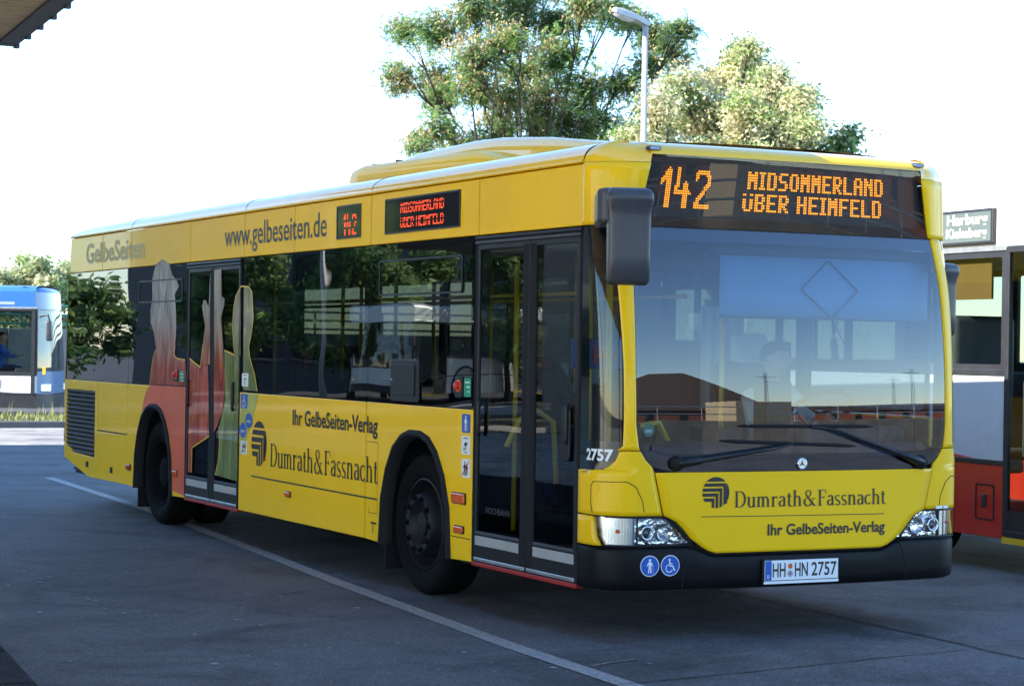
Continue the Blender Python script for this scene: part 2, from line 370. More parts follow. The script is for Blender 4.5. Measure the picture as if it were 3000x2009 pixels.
# ---- flat right side (door side)
def panel(name, pts, mat='yellow', parent=bus, x=-HW, t=.022, bevel=.005):
    s = -1 if x < 0 else 1
    return prism(pts, x, x-s*t).build(name, mat, parent, bevel=bevel)
ARCHF = [(3.262, .30), (3.235, .62), (3.16, .82), (3.05, .975), (2.92, 1.055), (2.80, 1.085), (2.62, 1.085), (2.48, 1.05), (2.36, .965), (2.25, .82), (2.17, .62), (2.14, .30)]
ARCHR = [(y+5.875, z) for y, z in ARCHF]
def arch(c, side): return [(y, z) for y, z in c]
for sx in (-1, 1):
    X = sx*HW
    lower0 = 1.815 if sx < 0 else .40
    def P_(name, pts, lab=None):
        o = panel(name, pts, 'yellow', bus, X)
        return o
    P_('side_panel', [(3.550, 1.28), (3.550, .31)]+ARCHF+[(lower0, .31), (lower0, 1.28)])
    if sx < 0: P_('side_panel', [(6.225, .31), (3.565, .31), (3.565, 1.28), (6.225, 1.28)])
    else: P_('side_panel', [(7.638, .31), (3.565, .31), (3.565, 1.28), (7.638, 1.28)])
    P_('side_panel', [(9.418, 1.28), (9.418, .31)]+ARCHR+[(7.645, .31), (7.645, 1.28)])
    P_('side_panel', [(9.43, .795), (10.434, .795), (10.434, 1.28), (9.43, 1.28)])
    P_('side_panel', [(9.43, .31), (10.434, .305), (10.434, .785), (9.43, .785)])
    # engine bay panel built round its grille opening
    P_('engine_panel', [(10.447, .305), (10.76, .305), (11.69, .46), (11.70, .62), (11.28, .525), (10.547, .51), (10.547, 1.18), (11.63, 1.18), (11.63, .60), (11.70, .62), (11.712, 1.28), (10.447, 1.28)])
    g = sheet([(10.54, .50), (11.28, .515), (11.64, .59), (11.64, 1.19), (10.54, 1.19)], X-sx*.06).build('engine_grille', 'seam', bus)
    nsl = 15
    for k in range(nsl):
        z = .545+k*(.625/(nsl-1)); y1 = 11.62 if z > .60 else 11.28+(z-.52)/.08*.34
        MB().box(-.022, .012, 0, 1, -.013, .013, Matrix.Translation((X-sx*.02, 10.55, z)) @ Matrix.Diagonal((1, max(.1, y1-10.55), 1, 1)) @ Matrix.Rotation(R(35*sx), 4, 'Y')).build('slat', 'grille_slat', g)
    # band panels above the windows
    seams = [.402, 1.770, 3.52, 5.025, 6.165, 7.575, 9.36, 10.35, 11.58]
    for a, b_ in zip(seams, seams[1:]):
        P_('band_panel', [(a+.006, 2.395), (b_-.006, 2.395), (b_-.006-(.02 if b_ > 11 else 0), 2.752), (a+.006, 2.752)])
    # dark backing shell behind the skins, seen only in the joints
    for y0, y1, z0, z1 in ((lower0, 2.12, .32, 1.27), (3.28, 6.22 if sx < 0 else 7.6, .32, 1.27), (2.12, 3.28, 1.10, 1.27), (7.65, 7.98, .32, 1.27), (7.98, 9.17, 1.12, 1.27), (9.16, 10.55, .32, 1.27), (.40, 11.5, 2.40, 2.75)):
        MB().box(min(X-sx*.03, X-sx*.045), max(X-sx*.03, X-sx*.045), y0, y1, z0, z1).build('inner_wall', 'seam', bus)
    # rain gutter rail
    prism([(0, 2.757), (.012, 2.760), (.016, 2.772), (.006, 2.784), (-.03, 2.79), (-.03, 2.757)], .402, 11.55, 'Y')
    pr = [(sx*(HW+a), b_) for a, b_ in ((-.02, 2.757), (.008, 2.7585), (.014, 2.767), (.006, 2.779), (-.02, 2.782))]
    prism(pr, .405, 11.55, 'Y').build('gutter_rail', 'yellow', bus)
    # roof coving
    rows = []
    for y in [.405, .55, 1.75, 3.52, 5.02, 6.16, 7.58, 9.36, 11.2, 11.45, 11.56]:
        pull = 0 if y < 11.1 else (y-11.1)*.35
        rows.append([Vector((sx*(HW-.004-.235*(1-math.cos(a))), y, 2.781+(.115-pull*.4)*math.sin(a))) for a in [R(90*k/10) for k in range(11)]])
    MB().grid(rows).build('roof_coving', 'yellow_gloss', bus, smooth=True, fix=False)
    for yj in (3.52, 6.165, 9.36):
        MB().tube([Vector((sx*(HW-.004-.235*(1-math.cos(a))), yj, 2.782+.115*math.sin(a))) for a in [R(80*k/10) for k in range(11)]], .0022, 5).build('roof_joint', 'seam', bus)
    # wheel arch trims
    for A in (ARCHF, ARCHR):
        mb = MB(); cy = sum(p[0] for p in A)/len(A)
        rows = []
        for k, (y, z) in enumerate(A):
            d = Vector((y-cy, z-.5)).normalized() if z > .55 else Vector((math.copysign(1, y-cy), 0))
            rows.append([Vector((X+sx*.001, y+d.x*.03, z+d.y*.03)), Vector((X+sx*.016, y+d.x*.018, z+d.y*.018)), Vector((X+sx*.02, y-d.x*.012, z-d.y*.012)), Vector((X-sx*.07, y-d.x*.03, z-d.y*.03))])
        mb.grid(rows).build('wheel_arch_trim', 'rubber', bus, smooth=True, fix=True)
        # arch liner
        rows = [[Vector((X-sx*.005, y, z)), Vector((X-sx*.55, y, z))] for y, z in A]
        MB().grid(rows).build('wheel_housing', 'rubber', bus, fix=True)
        MB().box(min(X-sx*.5, X-sx*.52), max(X-sx*.5, X-sx*.52), A[-1][0], A[0][0], .3, 1.1).build('wheel_housing', 'rubber', bus)
        MB().box(min(X-sx*.03, X-sx*.33), max(X-sx*.03, X-sx*.33), A[0][0]-.02, A[0][0]+.0, .12, .5).build('mud_flap', 'rubber', bus)
# skirt seams, flap outlines and small fittings of the visible side
def strip(name, pts, mat, wd=.006, x=-HW-.0025, parent=bus):
    mb = MB()
    for (a, b_), (c, d) in zip(pts, pts[1:]):
        l = math.hypot(c-a, d-b_); ny, nz = -(d-b_)/l*wd/2, (c-a)/l*wd/2
        mb.add([(x, a+ny, b_+nz), (x, c+ny, d+nz), (x, c-ny, d-nz), (x, a-ny, b_-nz)], [(0, 1, 2, 3)])
    return mb.build(name, mat, parent)
strip('panel_joint', [(2.135, .452), (1.82, .452)], 'seam')
strip('flap_outline', [(3.52, 1.0), (3.33, 1.0), (3.33, .50), (3.48, .50), (3.48, .54)], 'seam', .004)
strip('flap_lock', [(3.44, .43), (3.34, .43)], 'seam', .014); strip('flap_lock', [(3.40, .43), (3.40, .36)], 'seam', .012)
for y, z in ((10.80, .43), (9.93, .42)): MB().box(-HW-.004, -HW+.01, y-.045, y+.045, z-.03, z+.03).build('flap_lock', 'seam', bus, bevel=.004)
strip('panel_joint', [(9.43, .79), (10.44, .79)], 'seam', .01)
strip('advert_rule', [(5.92, .608), (3.33, .600)], 'ink', .012)

def decal(name, vf, mat, x=-HW-.003, parent=bus, flip=False):
    """(u,v) faces laid on the right side; u is distance towards the rear"""
    v, f = vf[0], vf[1]
    return MB().add([(x, p[0], p[1]) for p in v], f).build(name, mat, parent, fix=False)
decal('web_address', fit_text('www.gelbeseiten.de', 6.66, 4.36, 2.432, 2.678, .006), 'ink')
decal('slogan', fit_text('Ihr GelbeSeiten-Verlag', 5.0, 3.34, 1.022, 1.180, .022), 'ink')
decal('company_name', fit_serif('Dumrath & Fassnacht', 5.49, 3.32, .712, .893), 'ink')
decal('glare_lettering', fit_text('GelbeSeiten', 10.95, 8.92, 2.475, 2.68, .02), 'ink_glare')  # paled to imitate glare over dark lettering
def logo(cy, cz, ry, rz, place, mat_bg, name, parent):
    """round emblem: black disc with stepped chevron bands"""
    def clipc(poly):       # clip to the unit circle by pulling outside points in
        return [(p[0]/max(1, math.hypot(*p)), p[1]/max(1, math.hypot(*p))) for p in poly]
    mb = MB()
    # cap above the first white gap
    n = 24
    cap = [(math.cos(a), math.sin(a)) for a in [math.asin(.70)+(math.pi-2*math.asin(.70))*k/n for k in range(n+1)]]
    polys = [cap]
    def seg(fx, y0, y1, m_=8): return [(fx(y0+(y1-y0)*k/m_), y0+(y1-y0)*k/m_) for k in range(m_+1)]
    # four L shaped bands, each runs from the left rim to the right, then down to the rim
    for i in range(4):
        t_ = .60-.32*i; th = .22; xr = .76-.29*i; tw = .19
        yl0, yl1 = t_-th, t_
        lx = lambda y: -math.sqrt(max(0, 1-y*y))
        hb = [(lx(yl1), yl1), (xr, yl1), (xr, yl0), (lx(yl0), yl0)]
        if lx(yl1) < xr: polys.append(clipc(hb))
        xb0, xb1 = xr-tw, xr
        by = lambda x: -math.sqrt(max(0, 1-x*x))
        vb = [(xb1, yl0+.001), (xb1, by(xb1)), ((xb0+xb1)/2, by((xb0+xb1)/2)), (xb0, by(xb0)), (xb0, yl0+.001)]
        if by(xb0) < yl0: polys.append(vb)
    right = [(math.cos(a), math.sin(a)) for a in [math.asin(.60)-(2*math.asin(.60)+.15)*k/n for k in range(n+1)]]
    polys.append(right+[(.84, right[-1][1]), (.84, .60)])
    for p in polys:
        mb.add([place(cy+q[0]*ry, cz+q[1]*rz) for q in p], [tuple(range(len(p)))])
    return mb.build(name, mat_bg, parent, fix=False)
logo(5.745, .878, -.175, .182, lambda a, b_: (-HW-.003, a, b_), 'ink', 'company_emblem', bus)

# stickers and lamps of the right side
def sticker(name, y0, y1, z0, z1, mat, parent=bus, x=-HW, r=.012, t=.003):
    return prism(ring_pts(min(y0, y1), max(y0, y1), z0, z1, r), x, x-t if x < 0 else x+t).build(name, mat, parent)
def sdec(name, pts, mat, parent, x=-HW-.0045): return sheet(pts, x).build(name, mat, parent)
def person_icon(cy, cz, h, place, parent, mat='ink_white', cane=True):
    mb = MB(); s = h
    def poly(p): mb.add([place(cy+a*s, cz+b_*s) for a, b_ in p], [tuple(range(len(p)))])
    poly(circle(0, .38, .085, 14))
    poly([(-.09, .27), (.09, .27), (.12, .22), (.09, -.02), (-.09, -.02), (-.12, .22)])
    poly([(-.10, .26), (-.14, .22), (-.24, .0), (-.20, -.02), (-.10, .14)]); poly([(.10, .26), (.10, .14), (.20, -.02), (.24, .0), (.14, .22)])
    poly([(-.09, -.03), (-.005, -.03), (-.05, -.46), (-.13, -.46)]); poly([(.005, -.03), (.09, -.03), (.13, -.46), (.05, -.46)])
    if cane: poly([(.21, -.02), (.225, -.02), (.255, -.46), (.24, -.46)])
    return mb.build('pictogram', mat, parent, fix=False)
def wheelchair_icon(cy, cz, h, place, parent, mat='ink_white'):
    mb = MB(); s = h
    def poly(p): mb.add([place(cy+a*s, cz+b_*s) for a, b_ in p], [tuple(range(len(p)))])
    def ln(pts, w_):
        for (a, b_), (c, d) in zip(pts, pts[1:]):
            l = math.hypot(c-a, d-b_); nx, ny = -(d-b_)/l*w_/2, (c-a)/l*w_/2
            poly([(a+nx, b_+ny), (c+nx, d+ny), (c-nx, d-ny), (a-nx, b_-ny)])
    poly(circle(-.06, .38, .075, 14)); ln([(-.06, .30), (-.03, -.02), (.18, -.02), (.28, -.30), (.36, -.27)], .085); ln([(-.04, .14), (.15, .12)], .06)
    ln([(-.08+.24*math.cos(R(a)), -.18+.24*math.sin(R(a))) for a in range(100, 345, 14)], .06)
    return mb.build('pictogram', mat, parent, fix=False)
sideP = lambda x=-HW-.0048: (lambda a, b_: (x, a, b_))
s_ = sticker('sticker', 1.97, 1.85, 1.13, 1.25, 'ink_blue'); person_icon(1.91, 1.19, .105, lambda a, b_: (-HW-.0045, 2*1.91-a, b_), s_)
def camera_icon(cy, cz, h, parent):
    mb = MB(); P2 = lambda a, b_: (-HW-.0045, cy-a*h, cz+b_*h)
    for p in ([(-.16, .12), (.14, .18), (.14, -.02), (-.16, -.06)], [(.14, .12), (.22, .16), (.22, 0), (.14, .04)], [(-.02, -.05), (.05, -.04), (.08, -.24), (-.2, -.26), (-.2, -.2), (0, -.2)], [(-.26, -.1), (-.2, -.1), (-.2, -.32), (-.26, -.32)], [(-.3, .42), (.3, .42), (.3, .36), (-.3, .36)], [(-.22, -.38), (.22, -.38), (.22, -.42), (-.22, -.42)]):
        mb.add([P2(*q) for q in p], [tuple(range(len(p)))])
    mb.build('pictogram', 'ink', parent, fix=False)
s_ = sticker('sticker', 1.97, 1.845, .99, 1.11, 'plate_white'); camera_icon(1.907, 1.05, .115, s_)
s_ = sticker('sticker', 1.965, 1.84, .842, .962, 'plate_white')
person_icon(1.915, .90, .10, lambda a, b_: (-HW-.0045, a, b_), s_, 'ink', False); person_icon(1.885, .895, .08, lambda a, b_: (-HW-.0047, a, b_), s_, 'ink', False); strip('slash', [(1.955, .85), (1.85, .955)], 'ink_red', .006, -HW-.006, s_)
s_ = sticker('sticker', 6.19, 6.03, 1.15, 1.27, 'ink_blue'); wheelchair_icon(6.11, 1.21, .11, lambda a, b_: (-HW-.0045, 2*6.11-a, b_), s_)
s_ = sticker('sticker', 6.17, 6.02, 1.33, 1.44, 'plate_white', x=-HW-.001); camera_icon(6.095, 1.385, .1, s_)
for (y, z, nm) in ((5.99, 1.055, 'a'), (6.13, .97, 'b')):
    s_ = prism(circle(y, z, .062, ry=.085), -HW, -HW-.003).build('sticker', 'ink_blue', bus)
    sdec('lettering', [(y-.05, z-.018), (y+.05, z-.018), (y+.05, z+.004), (y-.05, z+.004)], 'ink_grey', s_)
s_ = sticker('sticker', 6.18, 6.03, .775, .885, 'plate_white'); person_icon(6.12, .83, .09, lambda a, b_: (-HW-.0045, a, b_), s_, 'ink', False); person_icon(6.07, .83, .09, lambda a, b_: (-HW-.0047, a, b_), s_, 'ink', False); strip('slash', [(6.16, .785), (6.05, .88)], 'ink_red', .006, -HW-.006, s_)
def side_lamp(y0, y1, z0, z1, mat):
    o = prism(ring_pts(y0, y1, z0, z1, .012), -HW+.003, -HW-.02).build('side_lamp', mat, bus, bevel=.006)
    frame(y0-.006, y1+.006, z0-.006, z1+.006, .01, -HW+.002, -HW-.008, r=.012).build('lamp_bezel', 'black_plastic', o)
side_lamp(1.90, 2.09, .672, .735, 'lamp_orange'); side_lamp(1.92, 2.05, .482, .522, 'lamp_orange')
side_lamp(5.02, 5.12, .50, .535, 'lamp_orange'); side_lamp(7.84, 7.96, .49, .535, 'lamp_orange'); side_lamp(9.27, 9.39, .46, .51, 'lamp_red')

# ---- side glazing
def window(y0, y1, x=-HW, z0=1.287, z1=2.388, vent=None):
    s = -1 if x < 0 else 1
    o = sheet([(y0, z0), (y1, z0), (y1, z1), (y0, z1)], x-s*.004).build('side_window', 'glass_side', bus, fix=False)
    frame(y0, y1, z0, z1, .035, x-s*.007, x-s*.02, r=.05).build('window_border', 'black_plastic', o)
    if vent:
        a, b_, c, d = vent
        frame(a, b_, c, d, .014, x+s*.002, x-s*.02, r=.03).build('vent_frame', 'black_plastic', o)
    return o
window(1.838, 3.538, vent=(2.0, 3.36, 2.03, 2.28)); window(3.545, 5.038); window(5.045, 6.165)
window(7.665, 9.405, vent=(7.78, 9.1, 2.05, 2.26)); window(9.412, 11.65)
for a, b_ in ((.42, 1.75), (1.76, 3.55), (3.56, 5.04), (5.05, 6.2), (6.21, 7.6), (7.61, 9.4), (9.41, 11.65)): window(a, b_, HW)
# box flap on the first window, emergency valve, green notice
o = prism(ring_pts(2.64, 3.11, 1.30, 1.59, .02), -HW+.004, -HW-.012).build('side_flap', 'black_plastic', bus, bevel=.005)
prism(ring_pts(2.70, 3.07, 1.345, 1.555, .012), -HW-.013, -HW-.018).build('flap_door', 'black_plastic', o, bevel=.002)
strip('flap_hinge', [(3.09, 1.45), (3.06, 1.45)], 'alu', .012, -HW-.02, o)
def valve(y0, y1, z0, z1):
    o = prism(ring_pts(y0, y1, z0, z1, .03), -HW+.004, -HW-.01).build('emergency_valve', 'black_plastic', bus, bevel=.006)
    MB().lathe([(0, .03), (.02, .03), (.026, .02), (.026, 0)], (-HW-.008, (y0+y1)/2, (z0+z1)/2+.01), 'X', 18, sgn=-1).build('knob', 'ink_red', o, smooth=True)
    MB().lathe([(.026, .0035), (.042, .004), (.042, 0)], (-HW-.008, (y0+y1)/2, (z0+z1)/2+.01), 'X', 20, sgn=-1).build('knob_ring', 'lamp_orange', o)
valve(1.96, 2.08, 1.35, 1.49); valve(7.84, 7.96, 1.335, 1.44)
for y0, y1, z0, z1 in ((1.845, 1.945, 1.36, 1.48), (7.70, 7.82, 1.335, 1.43)):
    s_ = sticker('notice', y0, y1, z0, z1, 'ink_green', x=-HW-.001, r=.008)
    for k in range(3): sdec('lettering', [(y0+.015, z1-.03-k*.03), (y1-.015-.02*k, z1-.03-k*.03), (y1-.015-.02*k, z1-.022-k*.03), (y0+.015, z1-.022-k*.03)], 'ink_white', s_)

# ---- doors: two leaves each
def door(y0, y1, yc, z0=.33, z1=2.335, name='passenger_door'):
    d = empty(name, (-HW, (y0+y1)/2, .3)); d.parent = bus; d.matrix_parent_inverse = mw(bus).inverted()
    frame(y0-.028, y1+.028, .318, z1+.03, .028, -HW+.03, -HW-.004, r=.02).build('door_seal', 'rubber', d, bevel=.006)
    MB().box(-HW-.012, -HW+.03, y0-.03, y1+.03, z1+.028, z1+.05).build('door_rail', 'black_plastic', d, bevel=.006)
    MB().box(-HW-.014, -HW-.002, y0-.02, y1+.02, z1+.001, z1+.02).build('door_rail', 'grey_dark', d, bevel=.004)
    for a, b_, hs in ((yc+.004, y1, 1), (y0, yc-.004, -1)):
        wl = .035 if hs > 0 else .1; 
        frame(a, b_, z0, z1, .035, -HW+.02, -HW-.001, r=.012, wb=.16).build('door_leaf', 'black_plastic', d, bevel=.004)
        post = (a, a+.085) if hs > 0 else (b_-.085, b_)
        MB().box(-HW-.002, -HW+.018, post[0], post[1], z0+.01, z1-.01).build('door_post', 'rubber', d, bevel=.012)
        sheet([(a+.02, z0+.14), (b_-.02, z0+.14), (b_-.02, z1-.02), (a+.02, z1-.02)], -HW+.008).build('door_glass', 'glass_door', d, fix=False)
        MB().box(-HW-.004, -HW+.01, a+.02 if hs < 0 else a+.09, b_-.02 if hs > 0 else b_-.09, z0+.095, z0+.155).build('kick_strip', 'kick', d, bevel=.004)
        MB().box(-HW-.003, -HW+.01, a+.02 if hs < 0 else a+.09, b_-.02 if hs > 0 else b_-.09, z0+.165, z0+.185).build('kick_trim', 'grey_dark', d, bevel=.003)
        MB().box(-HW-.006, -HW+.01, a+.01, b_-.01, z0-.005, z0+.018).build('leaf_sill', 'alu', d, bevel=.004)
        hy = a+.10 if hs < 0 else b_-.08
        MB().tube([(-HW-.012, hy, 1.12), (-HW-.02, hy, 1.15), (-HW-.02, hy, 1.33), (-HW-.012, hy, 1.36)], .014, 8).build('door_handle', 'black_plastic', d, smooth=True)
    MB().box(-HW-.008, -HW+.12, y0-.02, y1+.02, .292, .318).build('door_step', 'red_trim', d, bevel=.004)
    return d
fd = door(.425, 1.775, 1.055)
prism(ring_pts(.50, .60, 1.02, 1.34, .03), -HW-.001, -HW-.014).build('door_lock', 'black_plastic', fd, bevel=.006)
decal('lettering', fit_text('HOCHBAHN', 1.62, 1.29, .635, .675), 'grey_dark', -HW+.006, fd)
rd = door(6.255, 7.615, 6.93)

# ---- side displays
FONT = {'M': '10001 11011 10101 10101 10001 10001 10001', 'I': '111 010 010 010 010 010 111', 'D': '11110 10001 10001 10001 10001 10001 11110', 'S': '01111 10000 10000 01110 00001 00001 11110', 'O': '01110 10001 10001 10001 10001 10001 01110',
 'E': '11111 10000 10000 11110 10000 10000 11111', 'R': '11110 10001 10001 11110 10100 10010 10001', 'L': '10000 10000 10000 10000 10000 10000 11111', 'A': '01110 10001 10001 11111 10001 10001 10001', 'N': '10001 11001 10101 10011 10001 10001 10001',
 'U': '10001 00000 10001 10001 10001 10001 01110', 'B': '11110 10001 10001 11110 10001 10001 11110', 'H': '10001 10001 10001 11111 10001 10001 10001', 'F': '11111 10000 10000 11110 10000 10000 10000', ' ': '00 00 00 00 00 00 00'}
def dots_text(s, bold=True):
    out = []; x = 0
    for ch in s:
        rows = FONT[ch].split(); wd = len(rows[0])
        for j, rw in enumerate(rows):
            for i, c in enumerate(rw):
                if c == '1':
                    out.append((x+i, 6-j))
                    if bold: out.append((x+i+1, 6-j))
        x += wd+(2 if bold else 1)
    return sorted(set(out)), x-1
def raster(lines, w_, h_, th):
    out = []
    for i in range(w_):
        for j in range(h_):
            for pl in lines:
                hit = False
                for (a, b_), (c, d) in zip(pl, pl[1:]):
                    l2 = (c-a)**2+(d-b_)**2; t_ = max(0, min(1, ((i-a)*(c-a)+(j-b_)*(d-b_))/l2)); 
                    if math.hypot(i-a-t_*(c-a), j-b_-t_*(d-b_)) < th: hit = True
                if hit: out.append((i, j)); break
    return sorted(set(out))
N1 = raster([[(0, 11), (4, 16), (4, 0)]], 8, 18, 1.05); N4 = raster([[(1.5, 16.5), (.8, 6.2), (8, 6.2)], [(6, 10), (6, 0)]], 10, 18, 1.05)
N2 = raster([[(0.2, 13), (1.5, 15.8), (6, 15.8), (7.6, 13.5), (7.4, 10.5), (.7, 2), (.5, .5), (8, .5)]], 10, 18, 1.05)
D142 = N1+[(i+8, j) for i, j in N4]+[(i+20, j) for i, j in N2]
def led(name, dots, place, pu, pv, mat, parent, r=.42):
    mb = MB(); us = max(d[0] for d in dots)
    for i, j in dots:
        mb.add([place((i+r*math.cos(R(a)))*pu, (j+r*math.sin(R(a)))*pv) for a in range(0, 360, 60)], [tuple(range(6))])
    o = mb.build(name, mat, parent, fix=False); o['kind'] = 'stuff'; return o
def side_display(y0, y1, z0=2.462, z1=2.70):
    o = sheet([(y0, z0), (y1, z0), (y1, z1), (y0, z1)], -HW-.003).build('side_display', 'black_gloss', bus)
    frame(y0-.004, y1+.004, z0-.004, z1+.004, .012, -HW+.002, -HW-.006, r=.01).build('display_frame', 'black_plastic', o)
    return o
sd = side_display(2.045, 3.26)
tx, wd = dots_text('MIDSOMMERLAND', False); pu = .70/wd
led('led_text', [d for d in tx if d[1] != 4], lambda a, b_: (-HW-.0052, 2.99-a, 2.600+b_), pu, .0098, 'led_red', sd, .55)
tx, wd = dots_text('UBER HEIMFELD', False)
led('led_text', [d for d in tx if d[1] != 3], lambda a, b_: (-HW-.0052, 2.99-a, 2.500+b_), .70/wd, .0098, 'led_red', sd, .55)
sd = side_display(3.705, 4.155)
led('led_text', [d for d in D142 if d[1] not in (5, 6, 11, 12)], lambda a, b_: (-HW-.0052, 4.03-a, 2.487+b_), .0088, .0088, 'led_red', sd, .5)

# ---- printed figures on the rear half (flat foil on panels, film on glass)
CX, CY, FPX = 2341/2, 784, 4798.37
def r1(x, y):           # measured outline points turned into metres along and up the side
    sx_, sy_ = x*800/1254*2341/3000, (600+y*800/1254)*2341/3000
    d = fw+r2*((sx_-CX)/FPX)-u2*((sy_-CY)/FPX); t_ = (-HW-CAMP.x)/d.x
    return (CAMP.y+d.y*t_, CAMP.z+d.z*t_)
def foil(name, pts, mat, x=-HW-.0022, edge=True):
    P2 = [r1(*p) for p in pts]
    o = sheet(P2, x).build(name, mat, bus)
    return o
def outline(pts, x=-HW-.0052): return strip('figure_outline', [r1(*p) for p in pts], 'rail_yellow', .012, x)
outline([(806, 650), (803, 690), (815, 705), (852, 712)]); outline([(718, 665), (705, 700), (690, 822), (672, 860), (660, 900)]); outline([(873, 705), (900, 728), (922, 745), (934, 640)]); outline([(962, 1062), (884, 1115), (882, 1228)]); outline([(1032, 668), (1060, 680), (1080, 690), (1075, 640), (1070, 560), (1075, 480), (1085, 420), (1110, 374), (1145, 378), (1160, 400), (1166, 520), (1156, 600), (1145, 650), (1150, 700), (1172, 780), (1184, 856)]); outline([(1008, 1015), (1010, 1100), (1003, 1180), (990, 1240)])
FG = -HW-.0012
foil('printed_figure', [(700, 430), (700, 340), (715, 275), (745, 250), (778, 268), (792, 325), (812, 345), (822, 375), (803, 410), (808, 470), (810, 560), (806, 650), (718, 665), (706, 580), (692, 540), (692, 480)], 'film_man', FG)
foil('printed_figure', [(718, 665), (806, 650), (803, 690), (815, 705), (852, 712), (855, 832), (690, 822), (705, 700)], 'film_man', FG)
foil('printed_figure', [(690, 826), (856, 837), (851, 1338), (793, 1312), (788, 1180), (782, 1080), (766, 1000), (742, 945), (712, 914), (682, 918), (655, 945), (650, 960), (660, 900), (672, 860)], 'print_red')
DG = -HW-.004
foil('printed_figure', [(873, 705), (900, 728), (922, 745), (958, 735), (962, 1062), (884, 1115), (882, 1228), (864, 1226)], 'film_man', DG)
foil('printed_figure', [(985, 690), (1026, 640), (1030, 720), (1035, 800), (1032, 890), (1020, 960), (1002, 1010), (984, 1045)], 'film_man', DG)
foil('printed_figure', [(922, 742), (934, 640), (944, 560), (930, 470), (936, 437), (948, 440), (960, 470), (968, 300), (966, 732)], 'film_man', DG)
foil('printed_figure', [(986, 690), (986, 300), (1018, 296), (1020, 420), (1034, 432), (1030, 470), (1016, 515), (1026, 640)], 'film_man', DG)
foil('printed_figure', [(1032, 668), (1060, 680), (1080, 690), (1100, 690), (1090, 1268), (990, 1240), (1003, 1180), (1010, 1100), (1008, 1015), (1022, 962), (1036, 890)], 'film_woman', DG)
foil('printed_figure', [(1120, 374), (1145, 378), (1160, 400), (1166, 520), (1156, 600), (1145, 650), (1150, 700), (1172, 780), (1184, 856), (1118, 850)], 'film_woman', FG)
foil('printed_figure', [(1082, 690), (1075, 640), (1070, 560), (1075, 480), (1085, 420), (1108, 376), (1106, 690)], 'film_woman', DG)
foil('printed_figure', [(1106, 866), (1186, 870), (1180, 910), (1160, 985), (1125, 1100), (1104, 1160)], 'print_green')
# ---- front end
WS = [(.984, -.80, .80), (.992, -.90, .90), (1.012, -.985, .985), (1.05, -1.035, 1.035), (1.10, -1.07, 1.07), (1.17, -1.088, 1.088), (1.25, -1.097, 1.097), (1.6, -1.099, 1.099), (2.385, -1.088, 1.088)]
ws = patch('windscreen', WS, 'glass_front', bus, nu=28)
patch('windscreen_mask', [(.984, -.80, .80), (.992, -.90, .90), (1.012, -.985, .985), (1.062, -1.04, 1.04)], 'black_gloss', ws, off=-.004, nu=24)
patch('windscreen_mask', [(2.315, -1.088, 1.088), (2.39, -1.086, 1.086)], 'black_gloss', ws, off=-.004, nu=24)
for sg in (-1, 1):
    rows = [(z, sg*max(0, w_-.025), sg*w_) for z, a, w_ in WS[3:]]
    patch('windscreen_mask', rows, 'black_plastic', ws, off=-.005, nu=2)
# destination display
dp = patch('destination_display', [(2.393, -1.068, 1.068), (2.45, -1.06, 1.06), (2.795, -1.02, 1.02), (2.806, -1.0, 1.0)], 'glass_display', bus, nu=28)
patch('display_board', [(2.38, -1.07, 1.07), (2.80, -1.02, 1.02)], 'led_board', dp, off=-.035, nu=24)
patch('display_mask', [(2.393, -1.068, 1.068), (2.452, -1.06, 1.06)], 'black_gloss', dp, off=-.004, nu=24)
def fplace(x0, z0, off): return lambda a, b_: tuple(FP(xs(x0+a), z0+b_, off))
led('led_digits', D142, fplace(-.925, 2.513, -.030), .345/29, .0132, 'led', dp, .46)
tx, wd = dots_text('MIDSOMMERLAND'); led('led_text', tx, fplace(-.318, 2.642, -.030), 1.052/wd, .0152, 'led', dp, .46)
tx, wd = dots_text('UBER HEIMFELD'); led('led_text', tx, fplace(-.345, 2.512, -.030), 1.065/wd, .0152, 'led', dp, .46)
